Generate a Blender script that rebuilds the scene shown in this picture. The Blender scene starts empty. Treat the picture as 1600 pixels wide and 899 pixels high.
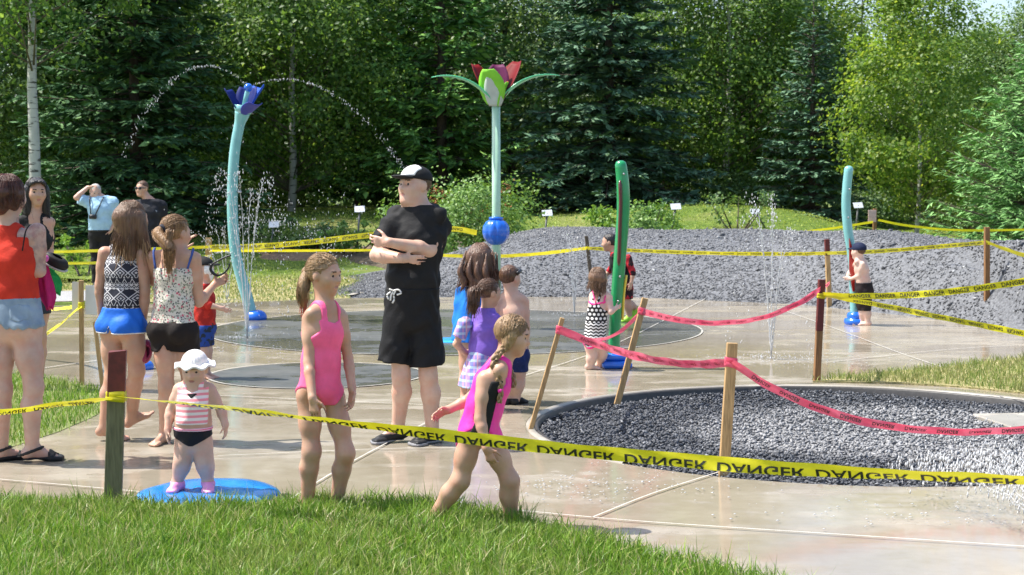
import bpy, bmesh, math, random
import numpy as np
from mathutils import Vector, Matrix
R = math.radians
rng = np.random.default_rng(7)
random.seed(7)
sc = bpy.context.scene
COL = sc.collection

# ---------------------------------------------------------------- camera, sky, sun, exposure
CAMH, FPX, CX, CY = 1.68, 2400.0, 800.0, 449.5
PITCH = math.atan((CY - 293.0) / FPX)
cam_d = bpy.data.cameras.new('camera'); cam = bpy.data.objects.new('camera', cam_d); COL.objects.link(cam)
cam.location = (0, 0, CAMH); cam.rotation_euler = (R(90) - PITCH, 0, 0)
cam_d.sensor_fit = 'HORIZONTAL'; cam_d.sensor_width = 36; cam_d.lens = 36 * FPX / 1600
cam_d.clip_start = .1; cam_d.clip_end = 3000
cam_d.dof.use_dof = True; cam_d.dof.focus_distance = 9.6; cam_d.dof.aperture_fstop = 7.1
sc.camera = cam
SUN_EL, SUN_AZ = R(59), R(-84)          # azimuth clockwise from +Y (away from the camera): the sun stands to the left, a little behind the people
wd = bpy.data.worlds.new("World"); sc.world = wd; wd.use_nodes = True
_nt = wd.node_tree; _sky = _nt.nodes.new('ShaderNodeTexSky'); _sky.sky_type = 'NISHITA'; _sky.sun_disc = False
_sky.sun_elevation = SUN_EL; _sky.sun_rotation = SUN_AZ; _sky.air_density = 1.0; _sky.dust_density = 2.0
_bg = _nt.nodes['Background']; _bg.inputs['Strength'].default_value = .15
_nt.links.new(_sky.outputs[0], _bg.inputs['Color'])
sun_d = bpy.data.lights.new('sun', 'SUN'); sun_d.energy = 4.6; sun_d.angle = R(.5); sun_d.color = (1, .955, .88)
sun = bpy.data.objects.new('sun', sun_d); COL.objects.link(sun)
SUNV = Vector((math.cos(SUN_EL) * math.sin(SUN_AZ), math.cos(SUN_EL) * math.cos(SUN_AZ), math.sin(SUN_EL)))
sun.rotation_euler = SUNV.to_track_quat('Z', 'Y').to_euler(); sun.location = SUNV * 60
sc.view_settings.view_transform = 'Standard'; sc.view_settings.look = 'None'; sc.view_settings.exposure = 0.85; sc.view_settings.gamma = 1
sc.cycles.max_bounces = 6; sc.cycles.diffuse_bounces = 3; sc.cycles.glossy_bounces = 3; sc.cycles.transmission_bounces = 4; sc.cycles.transparent_max_bounces = 6
sc.cycles.use_denoising = True; sc.cycles.caustics_reflective = False; sc.cycles.caustics_refractive = False
sc.cycles.use_adaptive_sampling = True; sc.cycles.adaptive_threshold = .015

# ---------------------------------------------------------------- measuring the photograph
_fw = np.array((0, math.cos(PITCH), -math.sin(PITCH))); _up = np.array((0, math.sin(PITCH), math.cos(PITCH)))
def ray(px, py): return np.array((1., 0, 0)) * ((px - CX) / FPX) + _up * (-(py - CY) / FPX) + _fw
def at(px, py, Y):
    d = ray(px, py); return d * (Y / d[1]) + np.array((0, 0, CAMH))
def gr(px, py, z=0.0):
    d = ray(px, py); return d * ((z - CAMH) / d[2]) + np.array((0, 0, CAMH))

# ---------------------------------------------------------------- objects
def tag(o, label=None, cat=None, group=None, kind=None):
    if label: o['label'] = label
    if cat: o['category'] = cat
    if group: o['group'] = group
    if kind: o['kind'] = kind
    return o
def empty(name, loc, label=None, cat=None, group=None, rz=0):
    o = bpy.data.objects.new(name, None); COL.objects.link(o); o.location = tuple(loc); o.rotation_euler = (0, 0, rz)
    o.empty_display_size = .1
    return tag(o, label, cat, group)
def link(name, me, mat=None, parent=None, loc=None, smooth=True):
    o = bpy.data.objects.new(name, me); COL.objects.link(o)
    for m in (mat if isinstance(mat, (list, tuple)) else [mat]):
        if m is not None: me.materials.append(m)
    if parent: o.parent = parent
    if loc is not None: o.location = tuple(loc)
    if smooth and len(me.polygons): me.polygons.foreach_set('use_smooth', np.ones(len(me.polygons), bool))
    return o
def npmesh(name, V, Fa, n=None):
    """V (N,3); Fa (M,k) equal-sized polygons, or a list of such arrays"""
    me = bpy.data.meshes.new(name); V = np.asarray(V, np.float32)
    Fs = Fa if isinstance(Fa, list) else [Fa]
    Fs = [np.asarray(f, np.int32) for f in Fs if len(f)]
    me.vertices.add(len(V)); me.vertices.foreach_set('co', V.ravel())
    tot = np.concatenate([np.full(len(f), f.shape[1], np.int32) for f in Fs]); loops = np.concatenate([f.ravel() for f in Fs])
    me.loops.add(len(loops)); me.loops.foreach_set('vertex_index', loops)
    me.polygons.add(len(tot)); st = np.zeros(len(tot), np.int32); st[1:] = np.cumsum(tot)[:-1]
    me.polygons.foreach_set('loop_start', st)
    try: me.polygons.foreach_set('loop_total', tot)
    except Exception: pass
    me.update(calc_edges=True); me.validate()
    return me
def bmobj(name, bm, mat=None, parent=None, loc=None, smooth=True):
    me = bpy.data.meshes.new(name); bm.normal_update(); bm.to_mesh(me); bm.free(); return link(name, me, mat, parent, loc, smooth)
def nrm(v):
    v = np.asarray(v, float); return v / (np.linalg.norm(v) + 1e-9)
def smooth_path(pts, n=8):
    pts = [np.asarray(p, float) for p in pts]; P = [2 * pts[0] - pts[1]] + pts + [2 * pts[-1] - pts[-2]]; out = []
    for i in range(1, len(P) - 2):
        for k in range(n):
            t = k / n; a, b, c, d = P[i - 1:i + 3]
            out.append(.5 * (2 * b + (c - a) * t + (2 * a - 5 * b + 4 * c - d) * t * t + (3 * b - a - 3 * c + d) * t ** 3))
    out.append(pts[-1]); return np.array(out)
def tube_mesh(paths, nseg=10, cap=True):
    """paths: list of (points (N,3), radii (N,)) -> V, quads, ngons joined as tris"""
    V, Q, T = [], [], []; base = 0
    for P, rad in paths:
        P = np.asarray(P, float); n = len(P); rad = np.broadcast_to(np.asarray(rad, float), (n,))
        tg = np.gradient(P, axis=0); tg /= np.linalg.norm(tg, axis=1)[:, None] + 1e-9
        ref = np.array((0, 0, 1.)) if abs(tg[0][2]) < .9 else np.array((1., 0, 0))
        u = ref - tg * (tg @ ref)[:, None]; u /= np.linalg.norm(u, axis=1)[:, None] + 1e-9; v = np.cross(tg, u)
        a = np.linspace(0, 2 * math.pi, nseg, endpoint=False)
        ring = P[:, None, :] + rad[:, None, None] * (np.cos(a)[None, :, None] * u[:, None, :] + np.sin(a)[None, :, None] * v[:, None, :])
        V.append(ring.reshape(-1, 3)); i = np.arange(n - 1)[:, None] * nseg; j = np.arange(nseg)[None, :]; j2 = (j + 1) % nseg
        Q.append(np.stack([i + j, i + j2, i + nseg + j2, i + nseg + j], -1).reshape(-1, 4) + base)
        if cap:
            V.append(P[[0, -1]]); c0 = base + n * nseg; jj = np.arange(nseg); k2 = (jj + 1) % nseg
            T.append(np.stack([np.full(nseg, c0), k2 + base, jj + base], -1)); e = base + (n - 1) * nseg
            T.append(np.stack([np.full(nseg, c0 + 1), e + jj, e + k2], -1))
        base += n * nseg + (2 if cap else 0)
    return np.concatenate(V), [np.concatenate(Q)] + ([np.concatenate(T)] if cap else [])
def tube(name, paths, mat, parent=None, nseg=10, loc=None):
    if not isinstance(paths, list): paths = [paths]
    V, Fa = tube_mesh(paths, nseg); return link(name, npmesh(name, V, Fa), mat, parent, loc)
def lathe(name, prof, mat, parent=None, loc=None, n=24, fun=None):
    """prof: (r,z) list; fun(angle)-> radial factor"""
    pr = np.array(prof, float); a = np.linspace(0, 2 * math.pi, n, endpoint=False); fa = np.array([fun(t) if fun else 1. for t in a])
    V = np.stack([pr[:, None, 0] * fa * np.cos(a), pr[:, None, 0] * fa * np.sin(a), np.repeat(pr[:, 1:2], n, 1)], -1).reshape(-1, 3)
    i = np.arange(len(pr) - 1)[:, None] * n; j = np.arange(n)[None]; k = (j + 1) % n
    Q = np.stack([i + j, i + k, i + n + k, i + n + j], -1).reshape(-1, 4)
    return link(name, npmesh(name, V, Q), mat, parent, loc)
def boxbm(bm, size, mtx, bev=0):
    r = bmesh.ops.create_cube(bm, size=1, matrix=mtx @ Matrix.Diagonal((*size, 1)))
    if bev: bmesh.ops.bevel(bm, geom=list({e for v in r['verts'] for e in v.link_edges}), offset=bev, segments=1, affect='EDGES')
def children(o): return [c for c in bpy.data.objects if c.parent is o]
def dup(root, loc, rz=0, scale=1, label=None):
    r = root.copy(); COL.objects.link(r); r.location = tuple(loc); r.rotation_euler = (0, 0, rz); r.scale = (scale,) * 3 if np.isscalar(scale) else scale
    if label: r['label'] = label
    for c in root.children:
        d = c.copy(); COL.objects.link(d); d.parent = r
        for g in c.children:
            e = g.copy(); COL.objects.link(e); e.parent = d
    return r

# ---------------------------------------------------------------- materials
class NT:
    def __init__(s, name):
        s.m = bpy.data.materials.new(name); s.m.use_nodes = True; s.t = s.m.node_tree; s.b = s.t.nodes['Principled BSDF']; s.out = s.t.nodes['Material Output']
    def n(s, typ, **kw):
        x = s.t.nodes.new('ShaderNode' + typ)
        for k, v in kw.items(): setattr(x, k, v)
        return x
    def l(s, a, b): s.t.links.new(a, b)
    def put(s, sock, v):
        if hasattr(v, 'is_output'): s.l(v, sock)
        elif v is not None: sock.default_value = v if np.isscalar(v) or len(v) != 3 or sock.type == 'VECTOR' else (*v, 1)
    def coord(s, scale=None, what='Object'):
        c = s.n('TexCoord').outputs[what]
        if scale is not None:
            mp = s.n('Mapping'); s.l(c, mp.inputs[0]); mp.inputs['Scale'].default_value = scale; c = mp.outputs[0]
        return c
    def noise(s, scale, detail=3, vec=None, rough=.55, out=0):
        x = s.n('TexNoise'); x.inputs['Scale'].default_value = scale; x.inputs['Detail'].default_value = detail; x.inputs['Roughness'].default_value = rough
        s.l(vec if vec is not None else s.coord(), x.inputs['Vector']); return x.outputs[out]
    def vor(s, scale, vec=None, feature='F1', out='Distance', rnd=1):
        x = s.n('TexVoronoi', feature=feature); x.inputs['Scale'].default_value = scale; x.inputs['Randomness'].default_value = rnd
        s.l(vec if vec is not None else s.coord(), x.inputs['Vector']); return x.outputs[out]
    def ramp(s, fac, stops, interp='LINEAR'):
        x = s.n('ValToRGB'); s.l(fac, x.inputs[0]); r = x.color_ramp; r.interpolation = interp
        while len(r.elements) < len(stops): r.elements.new(.5)
        for e, (p, c) in zip(r.elements, stops): e.position = p; e.color = (*c, 1) if not np.isscalar(c) else (c, c, c, 1)
        return x.outputs[0]
    def mix(s, f, a, b, typ='MIX'):
        x = s.n('Mix', data_type='RGBA', blend_type=typ); s.put(x.inputs[0], f); s.put(x.inputs[6], a); s.put(x.inputs[7], b); return x.outputs[2]
    def math(s, op, a, b=None, c=None):
        x = s.n('Math', operation=op); s.put(x.inputs[0], a)
        if b is not None: s.put(x.inputs[1], b)
        if c is not None: s.put(x.inputs[2], c)
        return x.outputs[0]
    def xyz(s, vec=None):
        x = s.n('SeparateXYZ'); s.l(vec if vec is not None else s.coord(), x.inputs[0]); return x.outputs
    def isl(s): return s.n('NewGeometry').outputs['Random Per Island']
    def bump(s, h, strength=.4, dist=.01):
        x = s.n('Bump'); x.inputs['Strength'].default_value = strength; x.inputs['Distance'].default_value = dist; s.l(h, x.inputs['Height']); s.l(x.outputs[0], s.b.inputs['Normal'])
    def done(s, col=None, rough=.6, spec=.5, **kw):
        s.put(s.b.inputs['Base Color'], col); s.put(s.b.inputs['Roughness'], rough); s.b.inputs['Specular IOR Level'].default_value = spec
        for k, v in kw.items(): s.put(s.b.inputs[k.replace('_', ' ')], v)
        return s.m
def sc3(c, f): return tuple(min(1, x * f) for x in c)
def M(name, col, rough=.6, var=.15, ns=30, bump=0, bs=90, spec=.5, **kw):
    t = NT(name); c = col
    if var: c = t.ramp(t.noise(ns, 4), [(.3, sc3(col, 1 - var)), (.7, sc3(col, 1 + var))])
    if bump: t.bump(t.noise(bs, 3), bump)
    return t.done(c, rough, spec, **kw)
def leafmat(name, cols, trans=.55, rough=.45, big=.6):
    """leaves: each leaf its own hue, large patches of hue over the crown, some light through the blade"""
    t = NT(name); c = t.ramp(t.isl(), [(i / (len(cols) - 1), k) for i, k in enumerate(cols)])
    c = t.mix(t.ramp(t.noise(big, 2), [(.35, 0.), (.65, .55)]), c, t.ramp(t.isl(), [(0, cols[0]), (1, cols[1])]))
    t.done(c, rough, .4)
    tr = t.n('BsdfTranslucent'); t.l(t.mix(1., c, (1.45, 1.4, .7), 'MULTIPLY'), tr.inputs[0]); ms = t.n('MixShader'); ms.inputs[0].default_value = trans
    t.l(t.b.outputs[0], ms.inputs[1]); t.l(tr.outputs[0], ms.inputs[2]); t.l(ms.outputs[0], t.out.inputs[0]); return t.m
# ---------------------------------------------------------------- the ground
def lump(x, y, cx, cy, rx, ry, h):
    return h * np.exp(-(((x - cx) / rx) ** 2 + ((y - cy) / ry) ** 2))
def sstep(a, b, x):
    t = np.clip((x - a) / (b - a), 0, 1); return t * t * (3 - 2 * t)
def ground_z(x, y):
    z = 1.0 * sstep(27.5, 45, y) + lump(x, y, 5.0, 38.5, 3.4, 4.0, .52) + lump(x, y, -4, 42, 5, 5, .12)
    z = z - .55 * sstep(7, 11, x) * sstep(28, 36, y)
    z = z + .03 * np.sin(x * .9 + 1) * np.sin(y * .7) * sstep(26, 32, y)
    return z - .03 - .35 * sstep(21, 17, y)
def grid(x0, x1, y0, y1, nx, ny, zf, name):
    xs, ys = np.linspace(x0, x1, nx), np.linspace(y0, y1, ny) if np.isscalar(ny) else ny
    ny = len(ys); X, Y = np.meshgrid(xs, ys); Z = zf(X, Y); i = np.arange(ny - 1)[:, None] * nx + np.arange(nx - 1)[None]
    return npmesh(name, np.stack([X, Y, Z], -1).reshape(-1, 3), np.stack([i, i + 1, i + nx + 1, i + nx], -1).reshape(-1, 4))
def poly_sheet(name, pts, z, mat, parent=None, thick=0):
    bm = bmesh.new(); vs = [bm.verts.new((p[0], p[1], z)) for p in pts]; f = bm.faces.new(vs)
    if f.normal.z < 0 or sum((pts[i][0] * pts[(i + 1) % len(pts)][1] - pts[(i + 1) % len(pts)][0] * pts[i][1]) for i in range(len(pts))) < 0: f.normal_flip()
    if thick:
        r = bmesh.ops.extrude_face_region(bm, geom=[f]); bmesh.ops.translate(bm, verts=[v for v in r['geom'] if isinstance(v, bmesh.types.BMVert)], vec=(0, 0, -thick)); bmesh.ops.recalc_face_normals(bm, faces=bm.faces)
    bmesh.ops.triangulate(bm, faces=bm.faces); return bmobj(name, bm, mat, parent, smooth=False)
def circ(cx, cy, r, n=64, a0=0, a1=2 * math.pi): return [(cx + r * math.cos(a), cy + r * math.sin(a)) for a in np.linspace(a0, a1, n, endpoint=False)]
def inpoly(pts, X, Y):
    ins = np.zeros(X.shape, bool); n = len(pts)
    for i in range(n):
        (x1, y1), (x2, y2) = pts[i][:2], pts[(i + 1) % n][:2]
        ins ^= ((y1 > Y) != (y2 > Y)) & (X < (x2 - x1) * (Y - y1) / (y2 - y1 + 1e-12) + x1)
    return ins

# lawn soil under the blades: mottled green with dry straw patches
t = NT('lawn_turf'); v = t.coord()
g1 = t.ramp(t.noise(9, 5, v), [(.3, (.055, .10, .016)), (.55, (.115, .18, .03)), (.75, (.20, .24, .055))])
g1 = t.mix(t.ramp(t.noise(.35, 3, v), [(.5, 0.), (.72, .7)]), g1, (.30, .27, .11))
t.bump(t.noise(45, 4, v), .9, .03); lawn_m = t.done(g1, .9, .2)
t = NT('dry_grass'); v = t.coord()
g2 = t.ramp(t.noise(14, 5, v), [(.3, (.16, .17, .05)), (.5, (.34, .30, .14)), (.75, (.46, .40, .22))])
t.bump(t.noise(60, 4, v), .9, .02); dry_m = t.done(g2, .9, .2)
soil_m = M('dark_soil', (.09, .07, .045), .95, .35, 8, .6, 40)
bark_mulch_m = M('bark_mulch', (.20, .135, .085), .95, .35, 14, .8, 60)

lawn = link('lawn', grid(-140, 140, -12, 300, 140, np.concatenate([np.linspace(-12, 22, 12), np.linspace(22.5, 60, 90), np.linspace(64, 300, 16)]), ground_z, 'lawn'), lawn_m); tag(lawn, kind='structure')

# wet concrete
def concrete(name, cols, rlo, rhi):
    t = NT(name); v = t.coord(); fine = t.noise(240, 2, v)
    c = t.ramp(t.noise(1.1, 6, v, .6), [(.32, cols[0]), (.5, cols[1]), (.72, cols[2])])
    c = t.mix(t.ramp(t.noise(7, 5, v), [(.42, 0.), (.75, .4)]), c, sc3(cols[0], .75))
    c = t.mix(t.ramp(fine, [(.35, .25), (.6, 0.)]), c, sc3(cols[0], .6))
    wet = t.noise(1.7, 4, t.coord((.55, 1.6, 1)), .6)
    pud = t.ramp(t.math('ADD', t.math('MULTIPLY', t.noise(.55, 5, t.coord((.6, 1.5, 1)), .65), .8), t.math('MULTIPLY', t.noise(5, 3, v), .2)), [(.47, 0.), (.515, 1.)])
    c = t.mix(t.math('MULTIPLY', pud, .35), c, sc3(cols[0], .98))
    r = t.mix(pud, t.ramp(wet, [(.38, rlo * 2), (.66, rhi * 1.25)]), (rlo, rlo, rlo))
    rip = t.math('ADD', t.math('MULTIPLY', t.noise(9, 3, t.coord((.5, 1.3, 1))), .6), t.math('MULTIPLY', fine, .10))
    t.bump(rip, .10, .012); return t.done(c, r, .5)
pad_m = concrete('wet_concrete', ((.268, .225, .163), (.35, .305, .235), (.425, .383, .308)), .045, .30)
dark_m = concrete('dark_wet_concrete', ((.070, .072, .066), (.105, .105, .096), (.15, .148, .135)), .17, .42)
kerb_m = concrete('pale_concrete', ((.25, .225, .185), (.35, .325, .275), (.44, .41, .36)), .35, .7)
joint_m = M('joint_line', (.55, .52, .46), .5, .2, 20)
edge_m = M('edge_line', (.40, .38, .33), .5, .2, 20)

PADFAR = [gr(-160, 486), gr(0, 481), gr(130, 476), gr(330, 474), gr(545, 466), gr(800, 464), gr(1000, 465), gr(1250, 476), gr(1420, 494), gr(1600, 518), gr(1900, 575)]
PIT = gr(1317, 667.5)[:2]; PIT = (PIT[0], 10.77); PR = 2.23
outer = [tuple(p[:2]) for p in PADFAR] + [(9.5, 8), (9.5, 3), (-6, 3), (-9, 8)]
# the slab, with a hole for the pit: built as a triangulated sheet with real thickness
bm = bmesh.new(); ov = [bm.verts.new((*p, 0)) for p in outer]; hv = [bm.verts.new((*p, 0)) for p in circ(*PIT, PR, 72)]
eds = [bm.edges.new((L[i], L[(i + 1) % len(L)])) for L in (ov, hv) for i in range(len(L))]
bmesh.ops.triangle_fill(bm, use_beauty=True, edges=eds)
for f in list(bm.faces):
    if (f.calc_center_median().xy - Vector(PIT)).length < PR * .97: bm.faces.remove(f)
for f in bm.faces:
    if f.normal.z < 0: f.normal_flip()
r = bmesh.ops.extrude_face_region(bm, geom=list(bm.faces)); bmesh.ops.translate(bm, verts=[q for q in r['geom'] if isinstance(q, bmesh.types.BMVert)], vec=(0, 0, -.14)); bmesh.ops.recalc_face_normals(bm, faces=bm.faces)
pad = bmobj('pavement', bm, pad_m, smooth=False); tag(pad, kind='structure')
BC = (at(712, 515, 18.2)[0], 18.2, 2.9); SC = (at(495, 588, 13.7)[0], 13.7, .95)
for c in (BC, SC):
    poly_sheet('dark_circle', circ(*c, 72), .004, dark_m, pad)
    ro = [(*p, .008) for p in circ(c[0], c[1], c[2] + .024, 72)]; ri = [(*p, .008) for p in circ(c[0], c[1], c[2], 72)]
    i = np.arange(72); k = (i + 1) % 72
    link('edge_line', npmesh('edge_line', ro + ri, np.stack([i, k, k + 72, i + 72], -1)), edge_m, pad)
def strip(pts, w, z, name, mat, parent):
    P = np.array([p[:2] for p in pts]); tg = np.gradient(P, axis=0); tg /= np.linalg.norm(tg, axis=1)[:, None]; nn = np.stack([-tg[:, 1], tg[:, 0]], -1)
    V = np.concatenate([np.c_[P + nn * w / 2, np.full(len(P), z)], np.c_[P - nn * w / 2, np.full(len(P), z)]]); n = len(P); i = np.arange(n - 1)
    return link(name, npmesh(name, V, np.stack([i + n, i + n + 1, i + 1, i], -1)), mat, parent, smooth=False)
for pts, w in (([(0, 752), (180, 768), (430, 792)], .009), ([(430, 798), (545, 727), (690, 650)], .009), ([(340, 715), (640, 703), (960, 702)], .008), ([(925, 812), (1020, 774), (1122, 741)], .009), ([(800, 800), (1000, 818), (1300, 838), (1640, 860)], .010),
               ([(800, 595), (960, 540), (1110, 464)], .009), ([(1200, 478), (1300, 513), (1400, 551), (1480, 578)], .009), ([(1290, 568), (1480, 548), (1640, 538)], .009), ([(60, 578), (220, 556), (340, 545)], .014), ([(340, 620), (600, 632), (820, 640)], .01)):
    strip(smooth_path([gr(*p) for p in pts], 4) if len(pts) > 2 else [gr(*p) for p in pts], w, .0125, 'paving_joint', joint_m, pad)
# pit: kerb ring, gravel floor
def ring(name, c, r0, r1, z, h, mat, parent=None, n=96):
    a = np.linspace(R(-12), R(222), n); prof = [(r1, z - h), (r1, z - .012), (r1 - .012, z), (r0 + .012, z), (r0, z - .012), (r0, z - h)]
    V = np.stack([np.stack([c[0] + r * np.cos(a), c[1] + r * np.sin(a), np.full(n, zz)], -1) for r, zz in prof]).reshape(-1, 3)
    i = np.arange(len(prof) - 1)[:, None] * n; j = np.arange(n - 1)[None]; k = j + 1
    return link(name, npmesh(name, V, np.stack([i + j, i + k, i + n + k, i + n + j], -1).reshape(-1, 4)), mat, parent, smooth=False)
kerb = ring('kerb', PIT, PR - .062, PR - .002, .008, .2, kerb_m); tag(kerb, kind='structure')
ring('kerb_face', PIT, PR - .095, PR - .064, .002, .18, M('shaded_kerb_face', (.04, .038, .036), .5, .3), kerb)  # shade of the recessed inner kerb wall, put into a near-black colour

# grey shale: mound, pit, strip
t = NT('shale'); v = t.coord()
c = t.ramp(t.isl(), [(0, (.075, .078, .085)), (.55, (.125, .13, .14)), (.93, (.18, .185, .195)), (1, (.40, .41, .41))])
c = t.mix(t.ramp(t.noise(2.2, 3, v), [(.4, 0.), (.7, .45)]), c, (.14, .14, .145))
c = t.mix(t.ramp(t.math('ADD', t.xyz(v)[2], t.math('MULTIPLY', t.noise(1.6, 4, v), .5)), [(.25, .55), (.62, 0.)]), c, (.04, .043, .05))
t.bump(t.noise(90, 3, v), .5, .01); shale_m = t.done(c, .55, .4)
t = NT('wet_shale'); v = t.coord(); s = t.xyz(v)
dx = t.math('SUBTRACT', s[0], PIT[0] + .35); dy = t.math('SUBTRACT', s[1], PIT[1] - .1)
d = t.math('SQRT', t.math('ADD', t.math('MULTIPLY', dx, dx), t.math('MULTIPLY', dy, dy)))
d = t.math('ADD', d, t.math('MULTIPLY', t.math('SUBTRACT', t.noise(3, 3, v), .5), .5))
drym = t.ramp(d, [(.42, 0.), (.52, 1.)]); drym.node.inputs[0].default_value = 0
dm = t.math('DIVIDE', d, 3.0); t.l(dm, drym.node.inputs[0])
wetc = t.ramp(t.isl(), [(0, (.035, .039, .047)), (.6, (.075, .080, .090)), (.955, (.12, .125, .138)), (1, (.32, .33, .34))])
dryc = t.ramp(t.isl(), [(0, (.16, .162, .168)), (.6, (.25, .252, .257)), (1, (.36, .36, .36))])
t.bump(t.noise(90, 3, v), .5, .01); wet_shale_m = t.done(t.mix(drym, dryc, wetc), t.ramp(drym, [(0, .7), (1, .5)]), .35)
shale_bed_m = M('shale_bed', (.115, .12, .13), .7, .5, 25, .8, 50)
OCT = np.array([(1, 0, 0), (-1, 0, 0), (0, 1, 0), (0, -1, 0), (0, 0, 1), (0, 0, -1)], float)
OF = np.array([(0, 2, 4), (2, 1, 4), (1, 3, 4), (3, 0, 4), (2, 0, 5), (1, 2, 5), (3, 1, 5), (0, 3, 5)])
def stones(P, size, name, mat, flat=.45, parent=None):
    n = len(P); S = size * rng.uniform(.55, 1.35, (n, 1, 1)) * np.stack([np.ones(n), rng.uniform(.55, .95, n), rng.uniform(.6, 1.3, n) * flat], -1)[:, None, :]
    V = OCT[None] * S * rng.uniform(.7, 1.2, (n, 6, 1)); V += rng.normal(0, .12, V.shape) * S
    q = rng.normal(size=(n, 4)) * np.array((1, .35, .35, 1.4)); q /= np.linalg.norm(q, axis=1)[:, None]; w, x, y, z = q.T
    Rm = np.stack([np.stack([1 - 2 * (y * y + z * z), 2 * (x * y - z * w), 2 * (x * z + y * w)], -1), np.stack([2 * (x * y + z * w), 1 - 2 * (x * x + z * z), 2 * (y * z - x * w)], -1), np.stack([2 * (x * z - y * w), 2 * (y * z + x * w), 1 - 2 * (x * x + y * y)], -1)], 1)
    V = np.einsum('nij,nkj->nki', Rm, V) + P[:, None, :]
    F_ = (OF[None] + np.arange(n)[:, None, None] * 6).reshape(-1, 3)
    return link(name, npmesh(name, V.reshape(-1, 3), F_), mat, parent, smooth=False)
pz = lambda x, y: -.050 + .02 * np.sin(x * 2.1) * np.cos(y * 1.7) + .05 * sstep(PIT[1] + .4, PIT[1] - 1.7, y)
poly_sheet('pit_bed', circ(*PIT, PR - .01, 72), -.10, shale_bed_m); tag(bpy.data.objects['pit_bed'], kind='structure')
n = 27000; a = rng.uniform(0, 2 * math.pi, n); rr = (PR - .02) * np.sqrt(rng.uniform(0, 1, n)); X = PIT[0] + rr * np.cos(a); Y = PIT[1] + rr * np.sin(a)
keep = (X / Y < .40) & ((rr < PR - .105) | (Y < PIT[1] - 1.35)); X, Y = X[keep], Y[keep]
g = stones(np.stack([X, Y, pz(X, Y) + rng.uniform(-.012, .012, len(X))], -1), .0175, 'pit_gravel', wet_shale_m); tag(g, 'wet grey shale chips filling the round pit', kind='stuff')
# mound heightfield
MB = [gr(545, 466), gr(800, 464), gr(1000, 465), gr(1250, 476), gr(1420, 494), gr(1600, 518), gr(1900, 575)]
mbx = np.array([p[0] for p in MB]); mby = np.array([p[1] for p in MB])
def mound_z(x, y):
    yb = np.interp(x, mbx, mby); d = y - yb
    h = .93 * sstep(-3.4, .9, x) + .10 * sstep(3, 7, x)
    up = np.clip(d / 3.6, 0, 1); prof = np.sin(up * math.pi / 2) ** 1.05
    dn = sstep(10.5, 6.5, d)
    return h * prof * dn - .05 + .035 * np.sin(x * 1.3) * np.sin(y * 1.1) * prof
msh = grid(-3.6, 14, 17.5, 34, 120, 100, lambda x, y: np.where((y - np.interp(x, mbx, mby) > -.06), np.maximum(mound_z(x, y), -.05), -.05), 'gravel_mound')
mound = link('gravel_mound', msh, shale_bed_m); tag(mound, kind='structure')
n = 54000; X = rng.uniform(-3.3, 11.5, n); D = 6.2 * rng.uniform(0, 1, n) ** 1.35; Y = np.interp(X, mbx, mby) + .02 + D; Z = mound_z(X, Y)
keep = (X / Y < .38) & (Z > -.045); X, Y, Z = X[keep], Y[keep], Z[keep]
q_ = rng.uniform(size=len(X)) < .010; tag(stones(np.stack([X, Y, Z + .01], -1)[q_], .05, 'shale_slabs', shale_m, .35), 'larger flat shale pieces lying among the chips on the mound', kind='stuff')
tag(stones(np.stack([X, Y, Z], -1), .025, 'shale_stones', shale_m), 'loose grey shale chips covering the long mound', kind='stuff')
# pale cover slab in the pit
bm = bmesh.new(); c = gr(1585, 659, -.03); boxbm(bm, (.62, .62, .07), Matrix.Translation((c[0] + .12, c[1], -.045)) @ Matrix.Rotation(R(8), 4, 'Z'), .008)
tag(bmobj('concrete_slab', bm, kerb_m, smooth=False), 'pale square concrete slab lying flat in the gravel pit at the right', 'slab')
# gravel path on the left with pale edging; dry grass strip; mulch bed; far path
gp = [gr(-200, 476), gr(0, 472), gr(200, 466), gr(240, 458), gr(200, 452), gr(0, 455), gr(-200, 458)]
tag(poly_sheet('gravel_path', gp, -.012, M('path_gravel', (.30, .30, .30), .9, .35, 60, .6, 120)), kind='structure')
ds = [gr(-250, 458), gr(0, 455), gr(200, 452), gr(225, 470), gr(330, 474), gr(545, 466), gr(560, 448), gr(600, 436), gr(480, 419), gr(350, 416), gr(200, 440), gr(-250, 446)]
tag(poly_sheet('dry_grass', [tuple(p[:2]) for p in ds], -.018, dry_m), kind='structure')
e = [gr(560, 445, .0), gr(600, 430), gr(660, 424)]
def gz(px, py):
    """first meeting of the sight line with the lawn surface"""
    d = ray(px, py); ts = np.linspace(5, 140, 3000) / d[1]; P = d[None] * ts[:, None] + np.array((0, 0, CAMH)); k = np.argmax(P[:, 2] < ground_z(P[:, 0], P[:, 1])); return P[k]
def blob_sheet(name, c, rx, ry, mat, dz=.03, seed=1, thick=.1):
    r2 = np.random.default_rng(seed); n = 40; a = np.linspace(0, 2 * math.pi, n, endpoint=False); k = 1 + .12 * np.sin(3 * a + r2.uniform(0, 6)) + .07 * np.sin(5 * a + r2.uniform(0, 6))
    V, rings = [], [1, .93, .6, .25]
    for q in rings:
        x = c[0] + rx * k * q * np.cos(a); y = c[1] + ry * k * q * np.sin(a); V.append(np.stack([x, y, ground_z(x, y) + (-.02 if q == 1 else dz + thick * (1 - q * q))], -1))
    V.append(np.array([[c[0], c[1], ground_z(c[0], c[1]) + dz + thick]])); V = np.concatenate(V); i = np.arange(n); j = (i + 1) % n
    Q = np.concatenate([np.stack([i + q * n, j + q * n, j + (q + 1) * n, i + (q + 1) * n], -1) for q in range(3)]); T = np.stack([i + 3 * n, j + 3 * n, np.full(n, 4 * n)], -1)
    return link(name, npmesh(name, V, [Q, T]), mat)
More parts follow.
